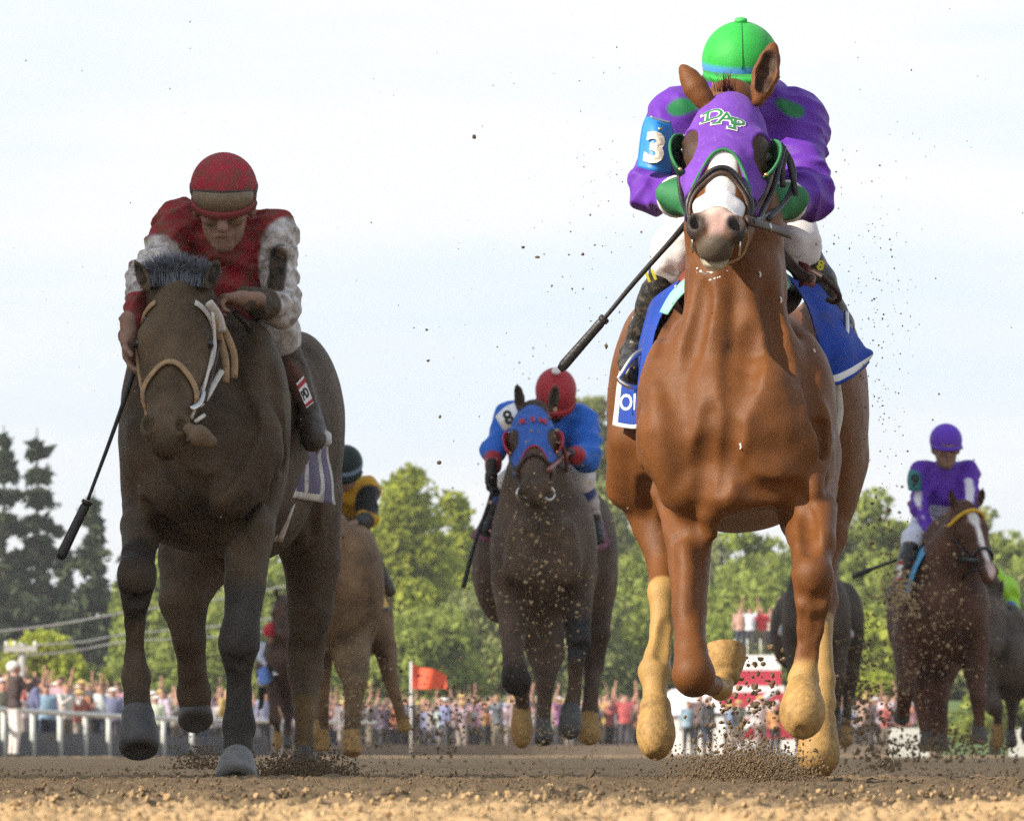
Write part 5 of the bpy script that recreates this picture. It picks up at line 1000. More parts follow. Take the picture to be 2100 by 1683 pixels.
# ------------------------------------------------------------------ the place
def vnoise(x, y, seed, cell):
    g = np.random.default_rng(seed); T = g.random((256, 256)).astype(np.float32)
    u, v = x/cell, y/cell; i, j = np.floor(u).astype(int), np.floor(v).astype(int); fu, fv = u-i, v-j
    fu = fu*fu*(3-2*fu); fv = fv*fv*(3-2*fv); i &= 255; j &= 255; i1, j1 = (i+1) & 255, (j+1) & 255
    return (T[i, j]*(1-fu)+T[i1, j]*fu)*(1-fv)+(T[i, j1]*(1-fu)+T[i1, j1]*fu)*fv
def ridge(x, y, seed, cell): return 1-np.abs(2*vnoise(x, y, seed, cell)-1)
def dirt_height(X, Y):
    wx = X+.05*vnoise(X, Y, 90, .11); wy = Y+.05*vnoise(X, Y, 91, .12)
    h = .010*vnoise(wx, wy, 1, .55)+.022*ridge(wx, wy, 2, .17)**2+.016*ridge(wx, wy, 3, .075)**2+.018*ridge(wx, wy, 4, .036)**1.5+.011*vnoise(wx, wy, 5, .018)
    return h-.043
def lip(Y, X): # near ground set lower, where the track colour is painted sunlit
    return -.021*(1-sstep(13.1, 14.3, Y+.5*vnoise(X, Y, 12, .6)))
def grid_patch(x0, x1, nx, ys, hf):
    xs = np.linspace(x0, x1, nx); X, Y = np.meshgrid(xs, ys, indexing='ij'); Z = hf(X, Y)
    v = np.stack([X, Y, Z], -1).reshape(-1, 3); ny = len(ys)
    i, j = np.meshgrid(np.arange(nx-1), np.arange(ny-1), indexing='ij'); a = (i*ny+j).ravel()
    return v, np.stack([a, a+ny, a+ny+1, a+1], 1)
def dirt_mat():
    m = bpy.data.materials.new('track_dirt'); m.use_nodes = True; t = m.node_tree; b = t.nodes['Principled BSDF']; L = t.links.new
    b.inputs['Roughness'].default_value = .95; b.inputs['Specular IOR Level'].default_value = .03
    co = N(t, 'ShaderNodeTexCoord').outputs['Object']
    n1 = N(t, 'ShaderNodeTexNoise'); n1.inputs['Scale'].default_value = 38; n1.inputs['Detail'].default_value = 8; n1.inputs['Roughness'].default_value = .7; L(co, n1.inputs['Vector'])
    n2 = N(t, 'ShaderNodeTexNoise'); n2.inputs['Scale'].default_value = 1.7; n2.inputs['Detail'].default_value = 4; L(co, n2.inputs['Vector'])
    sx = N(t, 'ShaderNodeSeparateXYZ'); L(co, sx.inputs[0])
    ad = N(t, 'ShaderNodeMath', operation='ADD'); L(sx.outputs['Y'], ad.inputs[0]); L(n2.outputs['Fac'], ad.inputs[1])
    shade_mix = N(t, 'ShaderNodeMapRange'); shade_mix.inputs['From Min'].default_value = 13.4; shade_mix.inputs['From Max'].default_value = 14.1; L(ad.outputs[0], shade_mix.inputs['Value'])  # edge between sunlit near strip and shaded track, painted as a colour change
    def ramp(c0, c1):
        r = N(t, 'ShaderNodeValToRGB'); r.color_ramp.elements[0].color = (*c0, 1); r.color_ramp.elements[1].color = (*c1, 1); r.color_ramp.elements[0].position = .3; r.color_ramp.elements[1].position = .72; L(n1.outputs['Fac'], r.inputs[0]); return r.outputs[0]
    x = N(t, 'ShaderNodeMix', data_type='RGBA'); L(shade_mix.outputs[0], x.inputs['Factor']); L(ramp((.31, .21, .11), (.5, .35, .195)), x.inputs['A']); L(ramp((.10, .073, .046), (.17, .125, .08)), x.inputs['B'])  # pale tan as if sunlit, darker brown standing in for shade
    far_light = N(t, 'ShaderNodeMapRange'); far_light.inputs['From Min'].default_value = 21.5; far_light.inputs['From Max'].default_value = 26; n4 = N(t, 'ShaderNodeTexNoise'); n4.inputs['Scale'].default_value = .6; L(co, n4.inputs['Vector']); a4 = N(t, 'ShaderNodeMath', operation='MULTIPLY_ADD'); a4.inputs[1].default_value = 5; L(n4.outputs['Fac'], a4.inputs[0]); L(sx.outputs['Y'], a4.inputs[2]); a5 = N(t, 'ShaderNodeMath', operation='SUBTRACT'); a5.inputs[1].default_value = 2.5; L(a4.outputs[0], a5.inputs[0]); L(a5.outputs[0], far_light.inputs['Value'])  # far dirt painted paler to brighten the part lying in shade
    x2 = N(t, 'ShaderNodeMix', data_type='RGBA'); L(far_light.outputs[0], x2.inputs['Factor']); L(x.outputs['Result'], x2.inputs['A']); L(ramp((.28, .19, .105), (.44, .31, .185)), x2.inputs['B']); x = x2
    L(x.outputs['Result'], b.inputs['Base Color'])
    bp = N(t, 'ShaderNodeBump'); bp.inputs['Strength'].default_value = .8; bp.inputs['Distance'].default_value = .006; n3 = N(t, 'ShaderNodeTexNoise'); n3.inputs['Scale'].default_value = 120; n3.inputs['Detail'].default_value = 6; L(co, n3.inputs['Vector']); L(n3.outputs['Fac'], bp.inputs['Height']); L(bp.outputs[0], b.inputs['Normal'])
    return m
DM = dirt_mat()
def fade(Y, a, b): return sstep(a, a+.6, Y)*(1-sstep(b-.6, b, Y))
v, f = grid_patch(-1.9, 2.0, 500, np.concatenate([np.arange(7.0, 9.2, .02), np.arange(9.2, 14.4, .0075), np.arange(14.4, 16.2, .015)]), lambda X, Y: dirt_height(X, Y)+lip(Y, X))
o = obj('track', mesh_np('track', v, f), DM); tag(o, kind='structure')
ys = np.concatenate([np.arange(16.15, 24, .03), np.arange(24, 36, .06), np.geomspace(36, 120, 320)])
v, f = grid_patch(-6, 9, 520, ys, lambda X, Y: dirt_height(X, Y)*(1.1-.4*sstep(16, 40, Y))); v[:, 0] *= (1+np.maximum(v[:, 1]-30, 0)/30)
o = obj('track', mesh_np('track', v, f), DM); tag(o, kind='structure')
v = np.array([(-1500, -300, -.045), (1500, -300, -.045), (1500, 1500, -.045), (-1500, 1500, -.045)]); 
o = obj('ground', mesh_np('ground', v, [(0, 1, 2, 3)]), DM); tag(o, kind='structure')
# grass bank beyond the crowd
mk('grass', (.075, .12, .025), rough=.9, var=.4, vscale=1.2, detail=8)
bx = np.concatenate([np.linspace(-400, -62, 20), np.linspace(-60, 60, 50), np.linspace(62, 400, 20)]); by = np.array([232, 240, 250, 262, 275, 300, 340, 420, 800])
X, Y = np.meshgrid(bx, by, indexing='ij'); Z = sstep(236, 275, Y)*1.7+vnoise(X, Y, 33, 9)*.9*sstep(236, 260, Y)-.05
v = np.stack([X, Y, Z], -1).reshape(-1, 3); i, j = np.meshgrid(np.arange(89), np.arange(8), indexing='ij'); a = (i*9+j).ravel()
tag(obj('hill', mesh_np('hill', v, np.stack([a, a+9, a+10, a+1], 1)), MT['grass']), kind='structure')
# unseen stand inferred from shade; its raised block is shaped to cast it
mk('concrete', (.36, .35, .33), rough=.85, var=.1, vscale=.6)
gs = empty('shade_stand', (-52, 40, 0), 'unseen concrete stand left of the track, raised block shaped to shade the field', 'shade_stand')
def box(x0, x1, y0, y1, z0, z1): return mesh_np('box', np.array([(x, y, z) for x in (x0, x1) for y in (y0, y1) for z in (z0, z1)]), [(0, 1, 3, 2), (4, 6, 7, 5), (0, 4, 5, 1), (2, 3, 7, 6), (0, 2, 6, 4), (1, 5, 7, 3)], False)
GY0 = 21.9-math.tan(SUN_AZ)*(40-1.3)
obj('shade_block', box(-45, -40, GY0, 93, 19, 35), MT['concrete'], gs); obj('seating_tier', box(-66, -52, GY0+.5, 92, 0, 7), MT['concrete'], gs)
for k in range(8): obj('column', lathe((-43, GY0+2+k*10.4, 0), (0, 0, 1), [(0, .5), (18.98, .5)], 10), MT['concrete'], gs)
# white running rail
mk('rail_paint', (.5, .53, .5), rough=.5, var=.08, vscale=3)
path = catmull([(-10.9, 112, 0), (-10.4, 136, 0), (-9.7, 160, 0), (-8.7, 180, 0), (-6.6, 193, 0), (-4, 199, 0)], 12)
rf = empty('rail_fence', path[10], 'white running rail curving in front of the crowd', 'fence')
obj('top_rail', tube([p+Vector((0, 0, .95)) for p in path], .055, 8, smooth=0), MT['rail_paint'], rf)
acc = 0; post = None
for k in range(1, len(path)):
    acc += (path[k]-path[k-1]).length
    if acc > 5.4:
        acc = 0
        if post is None: post = lathe((0, 0, 0), (0, 0, 1), [(-.2, .06), (.93, .06)], 8)
        q = obj('post', post, MT['rail_paint'] if not post.materials else None, rf); q.location = path[k]-rf.location
mk('dark_board', (.035, .04, .05), rough=.7, var=.3, vscale=2); mk('grey_board', (.17, .135, .10), rough=.8, var=.2, vscale=1.5)
def board(nm, ctrl, hgt, m_, label):
    p = catmull(ctrl, 8); v = []; 
    for q in p: v += [(q.x, q.y, -.04), (q.x, q.y, hgt), (q.x+.05, q.y+.06, hgt), (q.x+.05, q.y+.06, -.04)]
    o = obj(nm, mesh_np(nm, np.array(v), [(i*4+k, i*4+(k+1) % 4, i*4+4+(k+1) % 4, i*4+4+k) for i in range(len(p)-1) for k in range(4)], False), MT[m_]); tag(o, label, 'barrier')
board('barrier_board', [(-11.4, 112, 0), (-10.75, 136, 0), (-10.05, 160, 0), (-9.05, 180, 0), (-7.0, 193, 0)], .52, 'dark_board', 'low dark board along the foot of the white rail')
board('barrier_board', [(-6.9, 196, 0), (-4, 202, 0), (0, 206, 0), (6, 207, 0), (13, 207, 0)], .3, 'grey_board', 'low brown board along the foot of the middle crowd')
for px0, px1, d in ((1826, 1905, 150), (2072, 2140, 150)):
    o = obj('barrier_wall', box((px0-1050)*d/FPX, (px1-1050)*d/FPX, d, d+.3, -.05, .62), MT['rail_paint']); tag(o, 'low white barrier wall behind the %s' % ('purple jockey\'s brown horse' if px0 < 2000 else 'right edge of the picture'), 'barrier')
o = obj('white_rail', tube([PV(1990, 1412, 165), PV(2050, 1410, 160), PV(2140, 1409, 155)], .04, 6), MT['rail_paint']); 
tag(o, 'thin white rail at the right edge above the barrier', 'rail')
# ---- trees
def leaf_mat(name, c, tr=.25):
    m = bpy.data.materials.new(name); m.use_nodes = True; t = m.node_tree; b = t.nodes['Principled BSDF']; L = t.links.new
    at = N(t, 'ShaderNodeAttribute', attribute_name='leaf'); r = N(t, 'ShaderNodeValToRGB')
    r.color_ramp.elements[0].color = (*[x*.55 for x in c], 1); r.color_ramp.elements[1].color = (*[min(1, x*1.5) for x in c], 1); L(at.outputs['Fac'], r.inputs[0]); L(r.outputs[0], b.inputs['Base Color'])
    b.inputs['Roughness'].default_value = .7; b.inputs['Specular IOR Level'].default_value = .1
    tl = N(t, 'ShaderNodeBsdfTranslucent'); L(r.outputs[0], tl.inputs['Color']); mxs = N(t, 'ShaderNodeMixShader'); mxs.inputs[0].default_value = tr
    L(b.outputs[0], mxs.inputs[1]); L(tl.outputs[0], mxs.inputs[2]); L(mxs.outputs[0], t.nodes['Material Output'].inputs['Surface']); return m
LM = {'bright': leaf_mat('leaf_bright', (.34, .38, .055), .48), 'mid': leaf_mat('leaf_mid', (.28, .33, .075), .46), 'dull': leaf_mat('leaf_dull', (.26, .285, .11), .44), 'fir': leaf_mat('leaf_fir', (.055, .074, .038), .2)}
mk('bark', (.10, .085, .07), rough=.9, var=.3, vscale=8, bump=.5, bscale=20, bdist=.03)
def cards(name, cen, size, g, val, aspect=1.0, droop=None):
    n = len(cen); a = g.normal(size=(n, 3)); a /= np.linalg.norm(a, axis=1)[:, None]
    b = g.normal(size=(n, 3)); b -= a*(a*b).sum(1)[:, None]; b /= np.linalg.norm(b, axis=1)[:, None]; c = np.cross(a, b)
    s = (size*np.exp(g.normal(-.1, .38, n)))[:, None]
    v = np.stack([cen-b*s*aspect, cen+c*s*.55, cen+b*s*aspect, cen-c*s*.55], 1).reshape(-1, 3)
    me = mesh_np(name, v, np.arange(n*4).reshape(n, 4), False); setfac(me, np.repeat(val, 4), 'leaf'); return me
def tree(label, px, d, top, wpx, kind, seed, bottom=None, n=6500, leaf=.2, lobes=26, name='deciduous_tree', group='trees beyond the track', gaps=.5, cat='tree'):
    g = np.random.default_rng(seed); n = int(n*1.25); H_ = (1545-top)*d/FPX; w = wpx*1.2*d/FPX*.5; base = PV(px, 1545, d); base.z = 0; zb = H_*.18 if bottom is None else bottom
    root = empty(name, base, label, cat, group)
    lobes = int(lobes*2.1); cz, rz = (H_+zb)/2, (H_-zb)/2; cen = []
    while len(cen) < lobes:
        q = g.uniform(-1, 1, 3)
        if np.linalg.norm(q) < 1 and (q[2] > -.6): 
            wq = 1-.35*max(0, q[2]); cen.append((q[0]*w*.82*wq, q[1]*w*.82*wq, cz+q[2]*rz*.86))
    cen = np.array(cen); rad = g.uniform(.12, .34, lobes)*min(w, rz)*1.15; pts = []; vals = []
    per = n//lobes
    for c_, r_ in zip(cen, rad):
        u = g.normal(size=(per, 3)); u /= np.linalg.norm(u, axis=1)[:, None]; rr = r_*g.uniform(.45, 1.12, per)**.6
        pts.append(c_+u*rr[:, None]*np.array((1, 1, .85))); vals.append(np.clip(g.normal(.5, .18, per)+g.normal(0, .12), 0, 1))
    pts = np.concatenate(pts); pts[:, 2] = np.minimum(pts[:, 2], H_)
    me = cards('crown', pts+np.array(base), leaf, g, np.concatenate(vals)); obj('crown', me, LM[kind], root)
    tr = [tube([base, base+Vector((g.normal(0, .1), 0, H_*.45)), base+Vector((g.normal(0, .3), 0, H_*.85))], w*.07+.1, 8, taper=[(0, 1), (.6, .5), (1, .1)])]
    for c_ in cen[:9]: tr.append(tube([base+Vector((0, 0, H_*.3)), base+Vector((c_[0]*.5, c_[1]*.5, (c_[2]+H_*.3)/2+.2)), base+Vector(c_)], w*.03+.03, 5, taper=[(0, 1), (1, .15)]))
    obj('trunk', join_mesh('trunk', tr), MT['bark'], root); return root
def fir(label, px, d, top, wpx, seed, n_tier=26, full=1.0, bare=.0):
    g = np.random.default_rng(seed); H_ = (1545-top)*d/FPX; w = wpx*d/FPX*.5; base = PV(px, 1545, d); base.z = 0
    root = empty('fir_tree', base, label, 'tree', 'tall firs at the left'); pts, vals, br = [], [], []
    for k in range(n_tier):
        t_ = (k+g.uniform(-.3, .3))/n_tier; z = H_*(.12+.87*t_); R_ = w*(1-t_)**.8*g.uniform(.45, 1.25)+.12
        for a in range(g.integers(5, 8)):
            th = g.uniform(0, 6.28); L = R_*g.uniform(.4, 1.2)
            tip = np.array((math.cos(th)*L, math.sin(th)*L, -L*.28+.25*L*.3)); br.append(tube([base+Vector((0, 0, z)), base+Vector((tip[0]*.5, tip[1]*.5, z-L*.04)), base+Vector((tip[0], tip[1], z+tip[2]))], .04, 4, smooth=2, taper=[(0, 1), (1, .2)]))
            m_ = int((26+L*34)*full); s_ = g.uniform(.12, 1.05, m_)**.8
            q = np.stack([tip[0]*s_, tip[1]*s_, z+tip[2]*s_**1.4], 1)+g.normal(0, 1, (m_, 3))*np.array((.13, .13, .10))*(.5+L*.28)
            q[:, 2] -= np.abs(g.normal(0, .12, m_)); pts.append(q); vals.append(np.clip(g.normal(.45, .22, m_), 0, 1))
    obj('crown', cards('crown', np.concatenate(pts)+np.array(base), .17, g, np.concatenate(vals), 1.3), LM['fir'], root)
    br.append(tube([base, base+Vector((0, 0, H_*.5)), base+Vector((0, 0, H_))], .26, 8, taper=[(0, 1), (1, .1)]))
    obj('trunk', join_mesh('trunk', br), MT['bark'], root)
fir('ragged fir at the left edge, cut off by the frame', 8, 330, 872, 240, 11, 24, .85)
fir('tallest ragged fir with see-through branches, second from the left edge', 76, 332, 878, 240, 12, 24, .85)
fir('dense pointed fir rising behind the dark bay\'s whip', 192, 318, 1000, 235, 13, 24, 1.0)
fir('dark fir low behind the left firs', 130, 345, 1110, 200, 14, 18, 1.4); fir('dark fir hidden low beside the dark bay\'s raised foreleg', 262, 340, 1120, 170, 15, 18, 1.4)
fir('dark fir filling the gap at the left edge', 30, 340, 1120, 220, 16, 18, 1.4)
for k, px in enumerate((-130, -290, -460)): fir('fir standing outside the left edge, %s from the edge' % ('first', 'second', 'third')[k], px, 335+8*k, (930, 990, 900)[k], 240, 17+k, 20, .8)
for k, px in enumerate((2240, 2400)): tree('leafy tree outside the right edge, %s from the edge' % ('first', 'second')[k], px, 305, 1040, 240, 'mid', 45+k, .3, 6000, .2)
tree('round yellow-green bush at the left behind the crowd', 92, 236, 1288, 250, 'bright', 21, 0.1, 5000, .13, 24, 'bush', 'bushes behind the crowd', cat='bush')
tree('small green bush beside the dark bay\'s raised hoof', 225, 236, 1370, 90, 'mid', 22, 0.1, 1800, .12, 10, 'bush', 'bushes behind the crowd', cat='bush')
tree('green tree between the dark bay\'s forelegs', 345, 300, 1120, 240, 'mid', 23, .3, 6000, .19)
tree('green tree behind the dark bay\'s hindquarters', 540, 305, 1110, 260, 'mid', 24, .3, 6000, .19)
tree('tall bright green tree right of the yellow jockey', 832, 292, 936, 215, 'bright', 25, .6, 11000, .17, 44)
tree('bright green tree right beside the tall one, left of the blue jockey', 925, 300, 960, 150, 'bright', 26, .4, 7000, .17, 30)
tree('green tree behind the dusty sorrel horse', 720, 312, 1010, 190, 'mid', 27, .4, 7000, .18, 30)
tree('dull green tree behind the blue hooded horse', 1030, 318, 1045, 190, 'dull', 28, .3, 6500, .19)
tree('tall thin grey-green tree left of the chestnut leader', 1222, 322, 748, 190, 'dull', 29, 1.5, 6500, .2, 34)
tree('dull green tree between the blue jockey and the chestnut', 1160, 330, 1000, 200, 'dull', 30, .3, 6500, .2)
tree('green tree behind the chestnut leader\'s chest', 1370, 315, 1010, 230, 'mid', 31, .3, 6500, .19)
tree('green tree between the chestnut leader\'s forelegs', 1530, 305, 1060, 230, 'mid', 32, .3, 7000, .18)
tree('green tree right of the chestnut leader\'s foreleg', 1690, 310, 1000, 210, 'dull', 33, .3, 7000, .18)
tree('green tree behind the striped jockey\'s whip', 1800, 300, 968, 170, 'mid', 34, .3, 8000, .18, 34)
tree('green tree behind the purple striped jockey', 1905, 318, 1040, 190, 'dull', 35, .3, 7000, .18)
tree('dark green tree right of the brown horse\'s head', 2060, 300, 1050, 190, 'mid', 36, .3, 8000, .18, 34)
tree('thin treetop between the brown horse and the right edge', 2010, 335, 1010, 160, 'dull', 37, .8, 4500, .19)
for k, (px, top) in enumerate([(300, 1150), (480, 1130), (640, 1090), (800, 1080), (960, 1075), (1120, 1060), (1290, 1070), (1450, 1090), (1620, 1080), (1770, 1060), (1940, 1070), (2090, 1090)]):
    tree('hazy backmost tree in the belt, %s from left' % ['first', 'second', 'third', 'fourth', 'fifth', 'sixth', 'seventh', 'eighth', 'ninth', 'tenth', 'eleventh', 'twelfth'][k], px, 370+6*(k % 3), top, 270, ('mid', 'dull', 'bright')[k % 3], 90+k, .2, 5200, .24, 30, group='backmost row of trees')
tree('bright low bush behind the barrier at the right edge', 2040, 234, 1400, 190, 'mid', 141, .05, 3600, .13, 24, 'bush', 'bushes behind the crowd', cat='bush')
tree('bright low bush right of the chestnut leader\'s legs', 1800, 236, 1370, 170, 'bright', 142, .05, 3600, .13, 24, 'bush', 'bushes behind the crowd', cat='bush')
for k, (px, d, top, wd, kind) in enumerate([(450, 280, 1230, 380, 'mid'), (660, 285, 1200, 320, 'mid'), (860, 275, 1220, 320, 'mid'), (1010, 282, 1190, 300, 'dull'), (1180, 280, 1170, 320, 'dull'), (1420, 284, 1150, 330, 'mid'), (1580, 280, 1140, 300, 'mid'), (1760, 270, 1250, 230, 'bright'), (1850, 278, 1130, 300, 'mid'), (2000, 276, 1130, 300, 'dull'), (2110, 280, 1130, 240, 'mid')]):
    where = ['left of the dark bay\'s far hind leg', 'behind the dusty sorrel\'s chest', 'behind the orange flag', 'left of the blue hooded horse', 'right of the blue hooded horse', 'left of the red and white tower', 'behind the people on the tower', 'in the gap right of the chestnut leader', 'left of the brown horse\'s chest', 'behind the brown horse', 'at the right edge'][k]
    tree('low leafy shrub '+where, px, d, top, wd, kind, 60+k, .05, 6500, .17, 34, 'shrub', 'low shrubs along the tree line', cat='shrub')
# ---- crowd
mm = bpy.data.materials.new('crowd_clothes'); mm.use_nodes = True; t_ = mm.node_tree; b_ = t_.nodes['Principled BSDF']; b_.inputs['Roughness'].default_value = .8
x_ = N(t_, 'ShaderNodeMix', data_type='RGBA'); t_.links.new(N(t_, 'ShaderNodeAttribute', attribute_name='shirt').outputs['Fac'], x_.inputs['Factor']); t_.links.new(N(t_, 'ShaderNodeAttribute', attribute_name='Col').outputs['Color'], x_.inputs['A']); t_.links.new(N(t_, 'ShaderNodeObjectInfo').outputs['Color'], x_.inputs['B']); t_.links.new(x_.outputs['Result'], b_.inputs['Base Color']); MT['crowd'] = mm
def person_mesh(arms, hair, trousers, hat=None, bushy=1.0, long_sleeve=False, res=.03):
    S = Sculpt((-.6, -.5, -.03), (.6, .45, 2.35), res); k = .05
    S.ell((0, 0, 1.28), (.2, .13, .30), k); S.ell((0, 0, .98), (.175, .13, .16), k); S.cone((0, 0, 1.45), (0, -.01, 1.58), .06, .055, k); S.ell((0, -.02, 1.65), (.078, .1, .115), .03)
    S.ell((0, -.115, 1.63), (.018, .025, .022), .02)
    S.ell((0, .02, 1.7), (.095*bushy, .11*bushy, .09*bushy), .03)
    if hat: S.ell((0, -.02, 1.72), (.17, .17, .025), .02)
    for q, a in zip((-1, 1), arms):
        sh = np.array((q*.2, 0, 1.48)); S.cone((q*.1, 0, 1.42), sh, .08, .07, k)
        el = sh+np.array({'d': (q*.06, .03, -.30), 'u': (q*.12, -.08, .28), 'f': (q*.06, -.18, -.2)}[a]); wr = el+np.array({'d': (0, -.06, -.26), 'u': (-q*.03, -.06, .27), 'f': (-q*.08, -.2, .12)}[a])
        S.cone(sh, el, .062, .048, k); S.cone(el, wr, .045, .034, .03); S.ell(wr+(wr-el)*.3, (.045, .04, .06), .03)
        S.cone((q*.09, 0, .95), (q*.11, -.01, .5), .1, .07, k); S.cone((q*.11, -.01, .5), (q*.12, .03, .08), .068, .05, k); S.cone((q*.12, .03, .04), (q*.12, -.13, .03), .05, .04, .03)
    me = S.mesh('body'); V = verts(me); col = np.tile(np.array((.40, .22, .16)), (len(V), 1)); x, y, z = V.T
    sh = ((z > .92) & (z < 1.54) & (np.abs(x) < .33)) | ((z >= 1.4) & (z < (1.95 if long_sleeve else 1.6)) & (np.abs(x) > .14))
    sh &= ~((np.abs(x) < .13) & (z > 1.54))
    col[z <= .92] = trousers; col[(z <= .08)] = (.03, .03, .03); hd = (np.abs(x) < .13*bushy+.02) & (z > 1.57)
    col[hd & ((z > 1.71) | (y > .035))] = hair
    if hat: col[hd & (z > 1.695)] = hat; col[(z > 1.69) & (z < 1.76) & (np.abs(x) < .2) & (np.hypot(x, y+.02) > .12)] = hat
    setcol(me, col); setfac(me, sh.astype(np.float32), 'shirt'); me.materials.append(MT['crowd']); return me
PM = [('arms down', person_mesh('dd', (.03, .02, .015), (.03, .04, .07))), ('one arm raised', person_mesh('du', (.10, .06, .03), (.02, .02, .025))), ('both arms raised', person_mesh('uu', (.02, .015, .012), (.05, .05, .06))),
      ('holding up a camera', person_mesh('ff', (.25, .16, .07), (.15, .13, .1))), ('in a straw hat', person_mesh('df', (.1, .06, .03), (.25, .22, .2), (.5, .38, .12))), ('white cap, arm up', person_mesh('ud', (.2, .2, .2), (.04, .04, .05), (.7, .7, .68)))]
SHIRTS = [('white', (.72, .72, .72)), ('white', (.65, .67, .72)), ('black', (.02, .02, .022)), ('black', (.03, .028, .03)), ('blue', (.08, .16, .42)), ('pale blue', (.30, .42, .62)), ('red', (.5, .04, .04)), ('pink', (.6, .28, .34)), ('yellow', (.62, .42, .04)), ('grey', (.25, .25, .26)), ('tan', (.42, .30, .2)), ('purple', (.26, .06, .3)), ('navy', (.03, .04, .1)), ('orange', (.62, .18, .04))]
def rail_x(y): 
    ks = [112, 136, 160, 180, 196]; xs = [-10.9, -10.4, -9.7, -8.7, -6.0]; return np.interp(y, ks, xs)
crowd = []; SP = {}; g = random.Random(5)
while len(crowd) < 150:
    d = g.uniform(138, 206); px = g.uniform(-30, 590); x = (px-1050)*d/FPX
    if d < 196 and x > rail_x(d)-.5: continue
    if d >= 196 and d < 196+max(0, (x+6))*2+1: continue
    if any((x-a)**2+(d-b)**2 < .3 for a, b in crowd): continue
    crowd.append((x, d))
n1_ = len(crowd); crowd += [((px_-1050)*205.2/FPX, 205.2+.13*(px_ % 3)) for px_ in (1412, 1436, 1452, 1497, 1515, 1560, 1590)]
while len(crowd) < 292:
    d = 208+abs(g.gauss(0, 14)); px = g.uniform(560, 1860); x = (px-1050)*d/FPX
    if any((x-a)**2+(d-b)**2 < .25 for a, b in crowd) or (1285 < px < 1625 and d < 211): continue
    crowd.append((x, d))
for k, (x, d) in enumerate(crowd):
    pn, pm = g.choice(PM+PM[:2]+PM[3:]+[PM[0], PM[3], PM[4]]); sn, scol = g.choice(SHIRTS); px = 1050+x*FPX/d
    o = bpy.data.objects.new('person', pm); C.objects.link(o); o.location = (x, d, -.03); s_ = g.uniform(.88, 1.08); o.scale = (s_, s_, s_); o.rotation_euler = (0, 0, g.gauss(0, .5)); o.color = (*[min(1, (c_*.62+w_*.38)*g.uniform(.7, 1.05)) for c_, w_ in zip(scol, (.26, .2, .18))], 1)
    zone = 'by the left rail' if px < 250 else 'behind the dark bay\'s legs' if px < 560 else 'near the flag' if px < 960 else 'behind the blue hooded horse' if px < 1290 else 'near the tower' if px < 1620 else 'right of the tower'
    o['category'] = 'spectator'; o['group'] = 'spectators '+zone; SP.setdefault('spectator in %s, %s, %s' % (sn, pn, zone), []).append((px, o))
ORD = ['first', 'second', 'third', 'fourth', 'fifth', 'sixth', 'seventh', 'eighth', 'ninth', 'tenth', 'eleventh', 'twelfth', 'thirteenth', 'fourteenth', 'fifteenth']
for lb, L_ in SP.items():
    L_.sort(key=lambda a_: a_[0])
    for i_, (px, o) in enumerate(L_): o['label'] = lb+('' if len(L_) == 1 else ', %s from left' % ORD[i_])
# the packed rows farther back read as one mass
def mass(seed, n):
    g_ = np.random.default_rng(seed); vs, fs, cs, o_ = [], [], [], 0
    lows = [person_mesh(a_, h_, t2, None, 1.0, False, .062) for a_, h_, t2 in (('dd', (.05, .035, .02), (.03, .03, .05)), ('du', (.2, .13, .06), (.05, .04, .04)), ('ff', (.03, .02, .02), (.03, .03, .03)), ('df', (.1, .07, .04), (.04, .04, .05)))]
    dat = []
    for me in lows:
        q_ = np.empty(len(me.vertices)*4, np.float32); me.attributes['Col'].data.foreach_get('color', q_); sh_ = np.empty(len(me.vertices), np.float32); me.attributes['shirt'].data.foreach_get('value', sh_)
        dat.append((verts(me), np.array([tuple(p.vertices) for p in me.polygons]), q_.reshape(-1, 4)[:, :3], sh_))
    for i in range(n):
        V, F_, q_, sh_ = dat[g_.integers(4)]
        if i % 5 < 2: d = g_.uniform(150, 215); px = g_.uniform(-20, 560); x = (px-1050)*d/FPX
        else: d = 216+abs(g_.normal(0, 14)); px = g_.uniform(520, 1880); x = (px-1050)*d/FPX
        if d < 196 and x > rail_x(d)-1.2: continue
        a_ = g_.normal(0, .6); c_, s_ = math.cos(a_), math.sin(a_); k_ = g_.uniform(.9, 1.12); W_ = np.stack([V[:, 0]*c_-V[:, 1]*s_, V[:, 0]*s_+V[:, 1]*c_, V[:, 2]], 1)*k_+np.array((x, d, -.03))
        sc = (np.array(SHIRTS[g_.integers(len(SHIRTS))][1])*.6+np.array((.26, .2, .18))*.4)*g_.uniform(.55, 1.05); vs.append(W_); fs.append(F_+o_); o_ += len(V); cs.append(np.where(sh_[:, None] > .5, sc, q_))
    me = mesh_np('crowd', np.concatenate(vs), np.concatenate(fs)); setcol(me, np.concatenate(cs)); o = obj('crowd', me, MT['attr_plain']); tag(o, 'dense mass of spectators packed behind the front rows', 'crowd', None, 'stuff')
mass(3, 560)
gm = person_mesh('ff', (.62, .6, .58), (.62, .6, .58), None, 1.28, True, .02); o = bpy.data.objects.new('person', gm); C.objects.link(o); o.location = PV(30, 1550, 133); o.location.z = -.03; o.scale = (1.05, 1.05, 1.05); o.rotation_euler = (0, 0, 2.0); o.color = (.045, .028, .028, 1)
tag(o, 'man with bushy white hair, dark jacket and white trousers in front of the rail', 'spectator')
